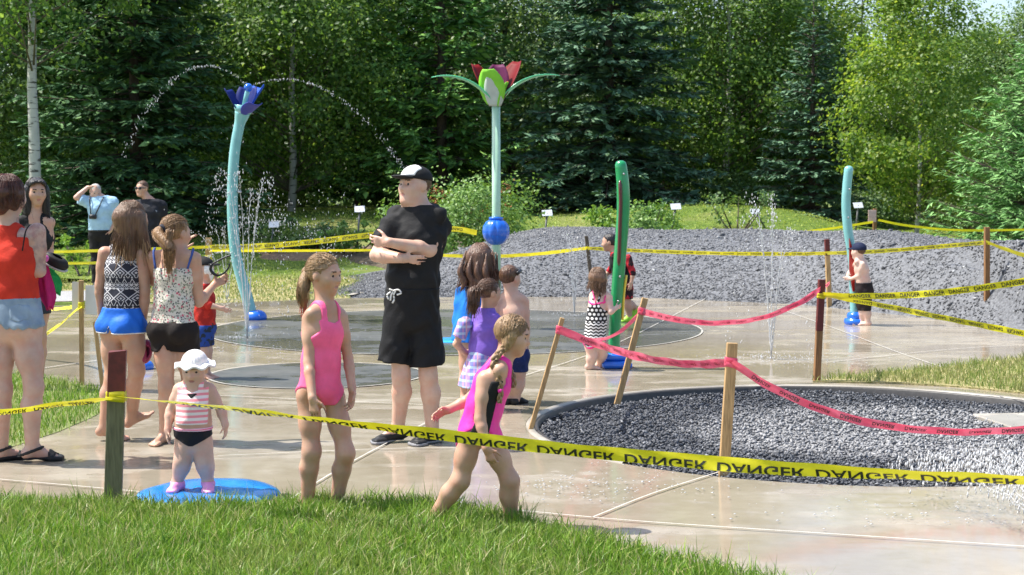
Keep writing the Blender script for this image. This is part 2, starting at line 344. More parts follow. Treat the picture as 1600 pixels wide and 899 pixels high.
c = gz(490, 396); tag(blob_sheet('mulch_bed', c, 1.35, 1.3, bark_mulch_m, seed=3), kind='structure')
c = gz(660, 400); tag(blob_sheet('mulch_bed', c, 1.5, 3.0, soil_m, seed=4), kind='structure')
fp = [(9.5, 33.5), (30, 30), (60, 30), (60, 37), (30, 37), (13, 40), (9.6, 41)]
bm = bmesh.new(); N = 30
xs = np.linspace(10.0, 60, N); V = []
for x in xs:
    for y in (36.5 - .02 * x, 40.5): V.append((x, y, ground_z(x, y) + .03))
i = np.arange(N - 1) * 2
bm.free(); tag(link('asphalt_path', npmesh('asphalt_path', V, np.stack([i, i + 2, i + 3, i + 1], -1)), M('path_asphalt', (.25, .245, .24), .9, .2, 10)), kind='structure')
# concrete edging strip at the mound's left foot
tag(strip(smooth_path([gr(545, 462), gr(585, 455), gr(640, 462)], 4), .12, .012, 'edging_strip', kerb_m, None), kind='structure')
tag(strip(smooth_path([gr(-100, 474), gr(100, 472), gr(215, 466)], 4), .14, .012, 'edging_strip', kerb_m, None), kind='structure')

# ---------------------------------------------------------------- grass blades
def blades(P, h, w, name, mat, lean=.5):
    n = len(P); a = rng.uniform(0, 2 * math.pi, n); hh = h * rng.uniform(.4, 1.3, n) * (1 + .28 * np.sin(P[:, 0] * 9 + 2 * np.sin(P[:, 1] * 7)) * np.sin(P[:, 1] * 11 + P[:, 0] * 3)); ww = w * rng.uniform(.7, 1.3, n)
    sd = np.stack([np.cos(a), np.sin(a), np.zeros(n)], -1); b = rng.uniform(0, 2 * math.pi, n); ln = lean * rng.uniform(.1, 1.2, n) * hh
    bd = np.stack([np.cos(b), np.sin(b), np.zeros(n)], -1); up = np.array((0, 0, 1.))
    m1 = P + bd * (ln * .28)[:, None] + up * (hh * .5)[:, None]; tp = P + bd * ln[:, None] + up * (hh * np.sqrt(np.clip(1 - (ln / hh / 1.5) ** 2, .2, 1)))[:, None]
    V = np.stack([P - sd * ww[:, None] / 2, P + sd * ww[:, None] / 2, m1 - sd * ww[:, None] * .42, m1 + sd * ww[:, None] * .42, tp], 1).reshape(-1, 3)
    k = np.arange(n) * 5; Q = np.stack([k, k + 1, k + 3, k + 2], -1); T = np.stack([k + 2, k + 3, k + 4], -1)
    return link(name, npmesh(name, V, [Q, T]), mat)
def grassmat(name, cols, patch, pc, amt=.6, tr=.35):
    t = NT(name); c = t.ramp(t.isl(), cols)
    c = t.mix(t.ramp(t.noise(patch, 3), [(.45, 0.), (.68, amt)]), c, t.ramp(t.isl(), [(0, sc3(pc, .6)), (1, pc)]))
    t.done(c, .45, .4); x = t.n('BsdfTranslucent'); t.l(c, x.inputs[0]); ms = t.n('MixShader'); ms.inputs[0].default_value = tr
    t.l(t.b.outputs[0], ms.inputs[1]); t.l(x.outputs[0], ms.inputs[2]); t.l(ms.outputs[0], t.out.inputs[0]); return t.m
green_g = grassmat('grass_blade', [(0, (.07, .165, .013)), (.5, (.175, .34, .028)), (.85, (.33, .46, .06)), (.88, (.46, .42, .18)), (1, (.62, .55, .30))], 1.5, (.36, .41, .11), .45)
dry_g = grassmat('dry_grass_blade', [(0, (.11, .18, .03)), (.5, (.23, .31, .07)), (1, (.46, .43, .18))], 2, (.40, .36, .16), .5)
FE = [gr(-200, 792), gr(0, 792), gr(250, 799), gr(430, 798), (*gr(620, 793)[:2], 0), gr(760, 808), gr(900, 845), gr(1060, 885), gr(1220, 930), gr(1400, 985)]
front = [tuple(p[:2]) for p in FE] + [(1.6, 4.4), (-4, 4.4)]
fez = lambda x, y: .015 + .0 * x
tag(poly_sheet('grass_bank', front, .02, M('turf_soil', (.07, .10, .025), .95, .4, 20, .6, 60), thick=.05), kind='structure')
def scatter(poly, n, seed=0):
    P = np.array([p[:2] for p in poly]); lo, hi = P.min(0), P.max(0); X = rng.uniform(lo[0], hi[0], n); Y = rng.uniform(lo[1], hi[1], n); k = inpoly(poly, X, Y); X, Y = X[k], Y[k]; j = rng.normal(0, .028, (2, len(X))); return X + j[0], Y + j[1]
X, Y = scatter(front, 170000); k = (np.abs(X / Y) < .40) & (Y > 5.9); X, Y = X[k], Y[k]
tag(blades(np.stack([X, Y, np.full(len(X), .02)], -1), .088, .0056, 'grass', green_g, .85), 'long green grass along the near edge of the paving', kind='stuff')
k = rng.uniform(size=len(X)) < .03
tag(blades(np.stack([X[k], Y[k], np.full(k.sum(), .02)], -1), .15, .004, 'seeding_grass', green_g, .5), 'taller seeding grass stems above the near lawn', kind='stuff')
LP = [gr(-300, 560), gr(0, 583), gr(60, 590), gr(150, 606), gr(172, 625), gr(150, 650), gr(90, 676), gr(0, 705), gr(-300, 740)]
tag(poly_sheet('grass_bank', [tuple(p[:2]) for p in LP], .004, M('turf_soil_b', (.16, .19, .06), .95, .4, 20, .6, 60), thick=.03), kind='structure')
X, Y = scatter(LP, 45000); k = X / Y > -.37; X, Y = X[k], Y[k]
tag(blades(np.stack([X, Y, np.full(len(X), .003)], -1), .06, .006, 'grass', green_g, .7), 'short green grass patch at the left beside the paving', kind='stuff')
RP = [gr(1270, 598), gr(1330, 588), gr(1450, 578), gr(1600, 561), gr(1900, 540), gr(1900, 680), gr(1600, 616), gr(1500, 606), gr(1400, 600), gr(1330, 599)]
tag(poly_sheet('grass_bank', [tuple(p[:2]) for p in RP], .014, dry_m, thick=.03), kind='structure')
X, Y = scatter(RP, 40000); k = (X / Y < .38) & (np.hypot(X - PIT[0], Y - PIT[1]) > PR + .08); X, Y = X[k], Y[k]
tag(blades(np.stack([X, Y, np.full(len(X), .014)], -1), .07, .007, 'grass', dry_g, .7), 'half dry grass patch between the round pit and the far paving', kind='stuff')
# far lawn tufts
n = 70000; X = rng.uniform(-14, 14, n); Y = rng.uniform(25.5, 46, n); Z = ground_z(X, Y); k = (np.abs(X / Y) < .37) & ~((X > -3.5) & (Y < 33) & (mound_z(X, Y) > -.04))
k &= np.hypot((X + 4.2) / 1.9, (Y - 34.5) / 2.4) > .9
k &= ~((X > 9.8) & (Y > 35.8) & (Y < 40.8))
X, Y, Z = X[k], Y[k], Z[k]
lawn_g = grassmat('lawn_blade', [(0, (.22, .33, .035)), (.5, (.36, .48, .06)), (1, (.52, .56, .13))], .5, (.50, .48, .16), .5)
tag(blades(np.stack([X, Y, Z], -1), .045, .022, 'grass', lawn_g, .9), 'mown lawn grass in front of the trees', kind='stuff')
X, Y = scatter([tuple(p[:2]) for p in ds], 24000)
tag(blades(np.stack([X, Y, np.full(len(X), -.02)], -1), .055, .014, 'grass', dry_g, .9), 'dry straw coloured grass strip behind the left pole', kind='stuff')
# ---------------------------------------------------------------- trees and shrubs
aspen_leaf = leafmat('aspen_leaf', [(0.058, 0.126, 0.032), (0.106, 0.207, 0.049), (0.165, 0.289, 0.068), (0.291, 0.397, 0.109)])
birch_leaf = leafmat('birch_leaf', [(0.083, 0.166, 0.032), (0.144, 0.257, 0.049), (0.227, 0.331, 0.059), (0.348, 0.398, 0.080)])
dark_leaf = leafmat('dark_leaf', [(0.055, 0.118, 0.042), (0.101, 0.187, 0.056), (0.164, 0.259, 0.077), (0.252, 0.351, 0.121)], .3)
shrub_leaf = leafmat('shrub_leaf', [(0.088, 0.180, 0.041), (0.145, 0.279, 0.059), (0.214, 0.360, 0.080), (0.291, 0.433, 0.136)], .3)
def needlemat(name, cols):
    t = NT(name); c = t.ramp(t.isl(), [(i / (len(cols) - 1), k) for i, k in enumerate(cols)]); return t.done(c, .65, .15)
spruce_n = needlemat('spruce_needles', [(0.035, 0.088, 0.040), (0.056, 0.131, 0.056), (0.088, 0.186, 0.075), (0.143, 0.263, 0.099)])
blue_n = needlemat('blue_spruce_needles', [(0.048, 0.110, 0.065), (0.079, 0.164, 0.099), (0.120, 0.219, 0.131), (0.186, 0.295, 0.164)])
tip_n = needlemat('light_tipped_needles', [(0.048, 0.125, 0.043), (0.088, 0.208, 0.059), (0.163, 0.355, 0.088), (0.326, 0.562, 0.134)])
larch_n = needlemat('larch_needles', [(0.110, 0.241, 0.076), (0.164, 0.329, 0.110), (0.219, 0.416, 0.143), (0.306, 0.525, 0.186)])
bark_m = M('dark_bark', (.085, .065, .05), .9, .35, 18, .7, 40)
t = NT('white_bark'); v = t.coord((1, 1, 5)); s = t.noise(3.2, 4, v)
t.bump(s, .3); white_bark = t.done(t.mix(t.ramp(s, [(.55, 0.), (.62, .9)]), t.ramp(t.noise(1.5, 3), [(.3, (.38, .37, .34)), (.7, (.58, .56, .52))]), (.05, .045, .04)), .7, .3)

limb_m = M('limb_bark', (.13, .105, .085), .9, .3, 20)
def leaves(P, N, size, name, mat, parent):
    """small bent leaves at P with mean facing N"""
    n = len(P); N = N + rng.normal(0, .75, (n, 3)); N /= np.linalg.norm(N, axis=1)[:, None]; a = rng.normal(size=(n, 3)); a -= N * (a * N).sum(1)[:, None]; a /= np.linalg.norm(a, axis=1)[:, None]; b = np.cross(N, a)
    L = (size * rng.uniform(.6, 1.3, n))[:, None]; W = L * .36
    V = np.stack([P - a * L * .5, P + b * W - a * L * .05 + N * L * .10, P + a * L * .5, P - b * W - a * L * .05 + N * L * .10], 1).reshape(-1, 3)
    k = np.arange(n) * 4; Fa = np.concatenate([np.stack([k, k + 1, k + 2], -1), np.stack([k, k + 2, k + 3], -1)])
    return link(name, npmesh(name, V, Fa), mat, parent, smooth=False)
def deciduous(name, label, h, w, base, nclump, nleaf, size, lm, tm, trunk_r=.11, group=None, loc=(0, 0, 0), multi=1, shape=1.0, spread=.55):
    root = empty(name, loc, label, 'tree' if h > 3 else 'shrub', group)
    paths = []; tops = []
    for q in range(multi):
        ox, oy = (rng.uniform(-.3, .3, 2) if multi > 1 else (0, 0)); n = 9; z = np.linspace(0, h * .93, n)
        x = ox + np.cumsum(rng.normal(0, .035, n)) * h / 9 + (ox * 3 * z / h); y = oy + np.cumsum(rng.normal(0, .035, n)) * h / 9 + (oy * 3 * z / h)
        P = np.stack([x, y, z], -1); P[0, :2] = (ox, oy); paths.append((P, trunk_r * (1 - .88 * z / h))); tops.append(P)
    C = []; 
    for i in range(nclump):
        T = tops[i % multi]; f = rng.uniform(0, 1) ** .8; zz = base + (h - base) * f; env = w / 2 * (np.sin(np.clip(f * .86 + .14, 0, 1) * math.pi) ** .7 * shape + .12) ; a = rng.uniform(0, 2 * math.pi)
        rr = env * math.sqrt(rng.uniform(.15, 1)); k = np.array([np.interp(zz, T[:, 2], T[:, 0]), np.interp(zz, T[:, 2], T[:, 1]), 0]); c = k + np.array((rr * math.cos(a), rr * math.sin(a), zz)); C.append(c)
        if i % 2 == 0:
            st = k + np.array((0, 0, max(base * .6, zz - rr * .7))); P = np.array([st, (st + c) / 2 + (0, 0, -.05 * rr), c]); r0 = trunk_r * .20 * (1 - .6 * f); paths.append((P, np.array([r0, r0 * .6, r0 * .2])))
    o = tube('trunk' if multi == 1 else 'stems', paths[:multi], tm, root, 8)
    if multi > 1: o['kind'] = 'stuff'
    if len(paths) > multi: tube('limbs', paths[multi:], limb_m, root, 5)['kind'] = 'stuff'
    C = np.array(C); per = nleaf // nclump; k = np.repeat(np.arange(nclump), per); sg = w * spread * .16 * rng.uniform(.6, 1.4, nclump)[k]
    off = rng.normal(0, 1, (len(k), 3)) * sg[:, None] * (1, 1, .72); P = C[k] + off
    out = P - np.array((0, 0, base + (h - base) * .45)); out /= np.linalg.norm(out, axis=1)[:, None] + 1e-6
    ok = P[:, 2] > .15; leaves(P[ok], (out + (0, 0, .7))[ok], size, 'crown', lm, root)
    return root
def conifer(name, label, h, w, mat, loc=(0, 0, 0), whorls=26, nb=10, droop=.25, tuft=.30, z0=.12, group=None, dens=1.0, fine=1, up=.10, wf=.19):
    """trunk with whorls of boughs; each bough carries flat side sprays made of slim needle blades"""
    root = empty(name, loc, label, 'tree', group); paths = [(np.array([(0, 0, 0), (0, 0, h * .5), (0, 0, h)]), np.array([.018 * h, .011 * h, .004]))]
    A, B, W_, U = [], [], [], []
    for i in range(whorls):
        f = (i + rng.uniform(-.3, .3)) / whorls; f = min(max(f, 0), .985); z = z0 + (h - z0) * f; Lm = w / 2 * (1 - f) ** .82 + .12
        m = max(5, int(nb * (1 - .45 * f)))
        for j in range(m):
            a = 2 * math.pi * (j + rng.uniform(-.35, .35)) / m + i * 1.7; L = Lm * rng.uniform(.62, 1.12); d = np.array((math.cos(a), math.sin(a), 0)); sd = np.array((-d[1], d[0], 0)); zz = z + rng.uniform(-.1, .1) * h / whorls * 3
            ts = np.linspace(0, 1, 5); sag = -droop * L * (ts ** 1.2) * (1 - .65 * f) + up * L * np.maximum(ts - .55, 0) * 1.6 + .5 * f * L * ts
            P = np.array((0, 0, zz)) + d * (L * ts)[:, None] + np.array((0, 0, 1.)) * sag[:, None]; paths.append((P, np.linspace(.010 + .008 * L, .003, 5)))
            nt = max(4, int(L / (.085 / fine) * dens))
            t0 = rng.uniform(.10, 1, nt) ** .75; Q = np.stack([np.interp(t0, ts, P[:, k]) for k in range(3)], -1)
            sgn = rng.choice((-1, 1), nt); sl = tuft * rng.uniform(.6, 1.3, nt) * (1.15 - .55 * t0) * (.5 + .5 * min(1, L)) 
            dirv = sd[None] * sgn[:, None] * .8 + d[None] * .75 + np.array((0, 0, 1.)) * rng.normal(-.12, .20, nt)[:, None]; dirv /= np.linalg.norm(dirv, axis=1)[:, None]
            A.append(Q); B.append(dirv * sl[:, None]); U.append(np.tile(np.cross(d, sd), (nt, 1)))
        if i == whorls - 1: A.append(np.array([[0, 0, h - .3]])); B.append(np.array([[0, 0, .5]])); U.append(np.array([[1., 0, 0]]))
    A, B, U = np.concatenate(A), np.concatenate(B), np.concatenate(U); K = 5    # needle blades per spray
    n = len(A); L = np.linalg.norm(B, axis=1)[:, None]; D = B / L; S = np.cross(D, U); S /= np.linalg.norm(S, axis=1)[:, None] + 1e-9
    V = []; Fa = []; off = 0
    for q in range(K):
        t0 = rng.uniform(0, .65, (n, 1)); dirq = D + S * rng.uniform(-.75, .75, (n, 1)) + U * rng.uniform(-.5, .35, (n, 1)); dirq /= np.linalg.norm(dirq, axis=1)[:, None]
        c0 = A + B * t0; ln = L * rng.uniform(.45, .85, (n, 1)); sv = np.cross(dirq, U + rng.normal(0, .4, (n, 3))); sv /= np.linalg.norm(sv, axis=1)[:, None] + 1e-9; ww = ln * wf
        V.append(np.stack([c0, c0 + dirq * ln * .45 + sv * ww, c0 + dirq * ln, c0 + dirq * ln * .45 - sv * ww], 1)); 
    V = np.stack(V, 1).reshape(-1, 3); k = np.arange(n * K) * 4
    # one spray = one island: its blades share the root vertex colour through a common first point is not needed; hue varies blade by blade
    tube('trunk', paths, bark_m, root, 5); link('crown', npmesh('crown', V, np.stack([k, k + 1, k + 2, k + 3], -1)), mat, root, smooth=False); return root
def gp_(px, Y): x = at(px, 300, Y)[0]; return (x, Y, float(ground_z(x, Y)) - .03)

# spruces
sA = conifer('spruce_tree', 'broad dark green spruce behind the older man in the pale blue shirt', 9.6, 7.0, spruce_n, gp_(212, 37), 30, 15, .30, .46)
sB = conifer('spruce_tree', 'dark spruce with pale green shelf-like bough tips behind the red-petalled flower pole', 10.2, 6.2, tip_n, gp_(690, 43), 21, 11, .10, .50, z0=.8, up=.25)
sC = conifer('spruce_tree', 'wide blue green spruce with drooping boughs behind the green pole', 10.4, 6.6, blue_n, gp_(950, 42.5), 29, 15, .36, .50, z0=.25)
sD = conifer('spruce_tree', 'narrow dark blue green spruce behind the right teal pole', 5.9, 3.3, blue_n, gp_(1268, 41), 24, 13, .20, .36)
lr = conifer('larch_tree', 'soft light green larch with feathery drooping boughs at the right edge', 5.4, 5.6, larch_n, gp_(1635, 34), 30, 17, .25, .42, up=.3, wf=.085)
dup(sB, gp_(560, 46.5), 1.3, .70, 'smaller spruce with light bough tips left of the man in black')
# deciduous in front
bl = deciduous('birch_tree', 'tall slim white-barked birch behind the two women at the left edge', 10.5, 4.6, 4.6, 90, 18000, .12, aspen_leaf, white_bark, .15, loc=gp_(52, 33))
asp = deciduous('aspen_tree', 'bright green bushy aspen with a pale trunk behind the curved blue flower pole', 9.2, 6.4, .9, 190, 46000, .12, aspen_leaf, white_bark, .12, loc=gp_(455, 43), spread=.5)
rb = deciduous('birch_tree', 'yellow green birch with a slender white trunk on the lawn at the right', 6.9, 3.7, .9, 150, 26000, .105, birch_leaf, white_bark, .065, loc=gp_(1432, 38.5), spread=.42)
asp2 = deciduous('aspen_tree', 'green aspen crown between the wide blue green spruce and the narrow spruce', 9.4, 6.0, .8, 190, 44000, .12, aspen_leaf, white_bark, .12, loc=gp_(1130, 48), spread=.5)
drk = deciduous('broadleaf_tree', 'dark leafy tree filling the gap behind the flower pole with red petals', 9.6, 6.6, 1.0, 170, 40000, .13, dark_leaf, bark_m, .15, loc=gp_(800, 50))
# further trees, each its own crown placed behind
for px, Y, src, s_, lab in (
    (130, 42, drk, .95, 'dark broadleaf tree filling the gap just right of the left birch trunk'), (-60, 41, drk, .95, 'dark broadleaf tree beyond the frame-left birch, nearest the left edge'),
    (330, 48, asp, 1.05, 'sunlit aspen between the broad spruce and the bushy aspen'), (590, 50, asp2, 1.05, 'leafy aspen behind the smaller spruce left of the man in black'),
    (1040, 54, drk, 1.05, 'dark tree behind the right shoulder of the wide blue green spruce'), (1215, 52, asp, .80, 'light green aspen behind the narrow dark spruce'),
    (1340, 50, rb, 1.25, 'yellow green birch standing just behind and left of the white-trunked birch'), (1520, 47, asp2, .62, 'small green tree to the right of the white-trunked birch'),
    (1640, 45, drk, .68, 'dark leafy tree behind the larch at the right edge'), (1450, 55, asp, .72, 'mid green tree far behind the white-trunked birch'),
    (20, 52, asp, .9, 'aspen far behind the left birch trunk'), (230, 55, drk, 1.0, 'dark tree hidden behind the broad spruce'), (470, 56, drk, 1.05, 'dark tree far behind the bushy aspen'),
    (700, 57, asp2, 1.0, 'aspen far behind the spruce with pale bough tips'), (900, 58, asp, 1.05, 'aspen far behind the wide blue green spruce'), (1250, 58, drk, .78, 'dark tree far behind the narrow spruce'),
    (1580, 55, drk, .66, 'dark tree far back near the right edge')):
    x, y, z = gp_(px, Y); dup(src, (x, y, z), rng.uniform(0, 6.28), s_, lab)['group'] = 'trees of the wood behind the lawn'
# far wood: one mass closing the gaps low down
n = 24000; X = rng.uniform(-32, 32, n); Y = rng.uniform(58, 66, n); top = 4.3 + 1.2 * np.sin(X * .7) + .8 * np.sin(X * 1.9 + 2); Z = rng.uniform(0, 1, n) * top + .7
fw_ = leaves(np.stack([X, Y, Z], -1), np.tile((0, -.5, .5), (n, 1)), .48, 'far_wood', dark_leaf, None); tag(fw_, 'dark undergrowth closing the wood behind the trees', kind='stuff')
# shrubs
def shrub(px, Y, h, w, label, lm, nl=5200, size=.085, base=.1, flowers=None, pyt=None):
    r = deciduous('shrub', label, h, w, base, 46, nl, size, lm, bark_m, .022, loc=gp_(px, Y), multi=5, shape=.95, spread=.8)
    if flowers:
        V = []; 
        P = np.array([(rng.uniform(-.45, .45) * w, rng.uniform(-.5, .1) * w, h * rng.uniform(.45, 1.02)) for _ in range(flowers)]); k = np.repeat(np.arange(flowers), 42); Q = P[k] + rng.normal(0, 1, (len(k), 3)) * (.055, .055, .075)
        leaves(Q, np.zeros((len(k), 3)), .05, 'seed_heads', M('rust_seed_heads', (.30, .12, .04), .8, .4, 20), r)
    return r
shrub(722, 31, 1.62, 1.95, 'green shrub with rusty orange seed heads behind the man in black', shrub_leaf, 8000, .075, .12, 26)
shrub(655, 33, .8, .8, 'low shrub at the left of the rusty seed head shrub', dark_leaf, 3500)
shrub(800, 33, .6, .5, 'small shrub just right of the flower pole', shrub_leaf, 1800, .07)
shrub(995, 32.5, 1.15, .95, 'bright green shrub behind the top of the green pole', shrub_leaf, 5200, .08)
shrub(98, 41, 2.3, .95, 'bright green shrub behind the woman with long black hair', shrub_leaf, 6500, .08)
shrub(131, 29, .75, .3, 'small sapling beside the older man in pale blue', shrub_leaf, 700, .08)
shrub(498, 33.5, .6, .7, 'dark low shrub on the mulch bed behind the girl in the pink swimsuit', dark_leaf, 4200, .075)
shrub(432, 36, .5, .4, 'small shrub left of the mulch bed near the spray', dark_leaf, 2200, .07)
shrub(538, 33, .75, .35, 'leafy shrub right of the mulch bed beside the plaque', shrub_leaf, 1300, .08)
shrub(1152, 35.5, .85, .6, 'thin shrub with sparse leaves on the lawn hump behind the mound', dark_leaf, 700, .07)
shrub(640, 48, .7, 2.2, 'undergrowth at the foot of the light-tipped spruce', dark_leaf, 5000, .09)
shrub(1120, 47, 1.1, 2.5, 'low undergrowth at the edge of the wood right of the wide spruce', dark_leaf, 6000, .09)
shrub(1370, 46, 1.1, 2.2, 'undergrowth between the narrow spruce and the right birch', dark_leaf, 6000, .09)
shrub(1510, 45, 1.2, 2.6, 'undergrowth beyond the asphalt path right of the birch', dark_leaf, 6000, .09)
shrub(395, 49, .7, 2.4, 'undergrowth at the foot of the bushy aspen', dark_leaf, 6000, .09)
# ---------------------------------------------------------------- splash pad equipment
def paint(name, col, rough=.22, var=.08): return M(name, col, rough, var, 9, .06, 30, .5, Coat_Weight=.4, Coat_Roughness=.12)
def petalm(name, col, rough=.4):
    m = M(name, col, .55, .1, 9, .05, 30, .12); return m
teal_p = paint('teal_paint', (.19, .46, .46)); mint_p = paint('mint_paint', (.38, .60, .43)); green_p = paint('green_paint', (.010, .26, .088)); blue_p = paint('blue_plastic', (.012, .13, .62), .18)
navy_p = petalm('navy_petal', (.010, .02, .13), .2); lav_p = petalm('lavender_petal', (.06, .07, .34), .2); bluep2 = petalm('royal_petal', (.012, .075, .46), .2)
maroon_p = paint('maroon_strip', (.08, .012, .012), .35); red_p = paint('red_panel', (.40, .025, .02), .25); yellow_p = paint('yellow_strip', (.75, .55, .05), .3)
lime_p = petalm('lime_petal', (.22, .55, .05), .2); grey_p = petalm('pale_grey_petal', (.45, .50, .45), .3); crim_p = petalm('crimson_petal', (.15, .008, .010)); viol_p = petalm('violet_petal', (.10, .015, .06), .25); orange_p = petalm('orange_petal', (.75, .20, .03), .25); jade_p = paint('jade_leaf', (.10, .50, .26), .2)
steel_m = M('steel', (.45, .46, .47), .3, .1, 20, Metallic=.9)
def local(base, px, py, Y=None): return at(px, py, Y or base[1]) - np.array(base)
def petal(name, mat, parent, c, ang, L, W, tilt, curve=.3, cup=.2, n=12, pointed=False, blunt=.80):
    """leaf shaped plate with 8 mm thickness: starts at c, leans out at heading ang, tilt from vertical, bends outward by curve"""
    d = np.array((math.cos(ang), math.sin(ang), 0)); s = np.array((-math.sin(ang), math.cos(ang), 0)); V = []; T = np.linspace(0, 1, n); S = np.linspace(-1, 1, 7); p = np.array(c, float); th = tilt
    rows = []
    for i, t_ in enumerate(T):
        w_ = W * (math.sin(math.pi * min(.999, t_ ** .8)) ** .7 * (1 - t_ * .15) if pointed else (math.sin(math.pi * (.12 + blunt * t_)) ** .65)) * .5 + .008
        if pointed: w_ = W * .5 * max(.05, math.sin(math.pi * (t_ ** .55)) ** .8 if t_ < .999 else .05)
        up = np.array((0, 0, math.cos(th))) + d * math.sin(th); nn = np.array((0, 0, -math.sin(th))) + d * math.cos(th)
        rows.append([p + s * w_ * q - nn * cup * w_ * q * q for q in S]); p = p + up * (L / (n - 1)); th += curve / (n - 1)
    A = np.array(rows); m = 7; V = A.reshape(-1, 3); i = np.arange(n - 1)[:, None] * m + np.arange(m - 1)[None]; Q = np.stack([i, i + 1, i + m + 1, i + m], -1).reshape(-1, 4)
    o = link(name, npmesh(name, V, Q), mat, parent); md = o.modifiers.new('solid', 'SOLIDIFY'); md.thickness = .008; md.offset = 0; return o
def ribs(k, amp): return lambda a: 1 - amp * abs(math.sin(k * a / 2)) ** 6 if False else 1 + amp * (abs(math.cos(k * a / 2)) ** .6 - .6)
# left: curved teal pole, blue flower
B = gr(397, 500); root = empty('flower_spray_pole', B, 'curved teal spray pole topped by a blue petalled flower', 'spray pole')
px = [(394, 499), (388, 472), (379, 440), (370, 405), (365, 365), (363, 320), (364, 275), (367, 235), (373, 200), (379, 176)]
P = smooth_path([local(B, *q) for q in px], 6); n = len(P)
tube('pole', (P, np.interp(np.linspace(0, 1, n), [0, .3, .8, .92, 1], [.075, .072, .066, .068, .10])), teal_p, root, 16)
hd = local(B, 380, 174)
tube('collar', (np.array([hd - (.0, 0, .03), hd + (.01, 0, .07)]), [.10, .13]), teal_p, root, 16)
petal('petal', navy_p, root, hd + (-.06, 0, -.02), R(165), .33, .22, .48, .12, .35, blunt=.58); petal('petal', bluep2, root, hd + (.05, .05, 0), R(35), .36, .34, .52, .15, .4, blunt=.60); petal('petal', lav_p, root, hd + (.05, -.06, -.05), R(-35), .22, .27, .85, .3, .3, blunt=.62); petal('petal', navy_p, root, hd + (.02, .08, .02), R(75), .30, .26, .3, .2, .4, blunt=.6)
bp = local(B, 388, 137, B[1] - .10)
tube('nozzle_stem', (np.array([hd, bp]), [.035, .03]), teal_p, root, 10)
ball = lathe('nozzle_ball', [(.001, -.055), (.03, -.045), (.05, -.02), (.055, 0), (.05, .025), (.03, .046), (.001, .055)], blue_p, root, bp, 18)
def football(name, parent, loc, r, mat): # ribbed blue foot shell
    o = lathe(name, [(r * 1.0, 0), (r * 1.1, r * .18), (r * 1.08, r * .45), (r * .9, r * .75), (r * .6, r * .95), (r * .3, r * 1.02)], mat, parent, loc, 40, lambda a: 1 + .05 * (abs(math.cos(2.5 * a)) ** .5)); return o
football('foot_cover', root, (.02, 0, 0), .125, blue_p)
for q in (300, 385): 
    k = local(B, 366, q); tube('side_nozzle', (np.array([k + (.05, -.04, 0), k + (.10, -.05, .0)]), [.018, .012]), steel_m, root, 8)
# middle: mint flower pole
B = np.array((at(776, 515, 18.2)[0], 18.2, .004)); root = empty('flower_spray_pole', B, 'tall mint green flower pole with red and lime petals and a blue ball', 'spray pole')
top = local(B, 775, 160)
tube('pole', (np.array([(0, 0, 0), top * .5, top]), [.052, .052, .05]), mint_p, root, 18)
c = local(B, 775, 362); r = .158
lathe('ball', [(.05, -r), (r * .6, -r * .86), (r * .9, -r * .5), (r, -r * .05), (r * .95, r * .4), (r * .72, r * .75), (r * .4, r * .92), (.052, r * .93)], blue_p, root, c, 64, lambda a: 1 + .10 * (abs(math.cos(5 * a)) ** .5 - .7))
lathe('ball_cap', [(.055, 0), (.085, .0), (.085, .03), (.055, .035)], blue_p, root, c + (0, 0, r * .88), 16)
tp = top
petal('petal', lime_p, root, tp + (-.03, -.03, -.03), R(-115), .43, .32, .32, .1, .22); o = petal('petal_panel', grey_p, root, tp + (-.012, -.055, -.05), R(-100), .40, .23, .24, .1, .18)
petal('petal', crim_p, root, tp + (.03, .02, 0), R(42), .58, .32, .56, .02, .3); petal('petal', crim_p, root, tp + (-.04, .04, 0), R(140), .54, .26, .55, .05, .3); petal('petal', viol_p, root, tp + (0, .05, 0), R(75), .46, .30, .18, .1, .3); petal('petal', orange_p, root, tp + (.035, -.005, -.04), R(8), .30, .16, .32, .1, .2); petal('petal', lime_p, root, tp + (.04, -.03, -.05), R(-20), .30, .14, .3, .15, .2)
petal('leaf', jade_p, root, tp + (-.03, 0, -.05), R(180), .86, .17, .55, 1.25, .35, 16, True); petal('leaf', jade_p, root, tp + (.03, 0, -.05), R(0), .86, .17, .55, 1.2, .35, 16, True)
# green pole
B = gr(960, 575); root = empty('spray_pole', B, 'green spray pole with a dark red groove, held by the girl in polka dots', 'spray pole')
px = [(959, 571), (960, 530), (962, 490), (965, 450), (968, 410), (972, 360), (974, 320), (973, 285), (970, 258)]
P = smooth_path([local(B, *q) for q in px], 6); n = len(P)
tube('pole', (np.concatenate([P, P[-1:] + (0, 0, .028), P[-1:] + (0, 0, .042)]), np.concatenate([np.interp(np.linspace(0, 1, n), [0, .5, .8, 1], [.054, .058, .062, .055]), [.045, .015]])), green_p, root, 18)
tube('groove_strip', (smooth_path([local(B, *q) + (0, -.064, 0) for q in [(966, 415), (967, 385), (968, 350), (969, 315), (968, 282)]], 5), np.concatenate([[.004], np.full(19, .017), [.008]])), maroon_p, root, 8)
tube('side_strip', (smooth_path([local(B, *q) + (.058, -.01, 0) for q in [(963, 500), (965, 460), (969, 430)]], 5), .012), yellow_p, root, 8)
for q in ((972, 272), (966, 432), (963, 470)):
    k = local(B, *q) + (.012, -.062, 0); tube('bolt', (np.array([k, k + (0, -.012, 0)]), [.011, .009]), steel_m, root, 8)
bm = bmesh.new()
for zz, (a, b) in ((.0, (-.12, .16)), (.07, (-.10, .13))):
    boxbm(bm, (b - a, .24 - zz, .068), Matrix.Translation(((a + b) / 2, 0, zz + .035)), .022)
bmobj('foot_cover', bm, blue_p, root)
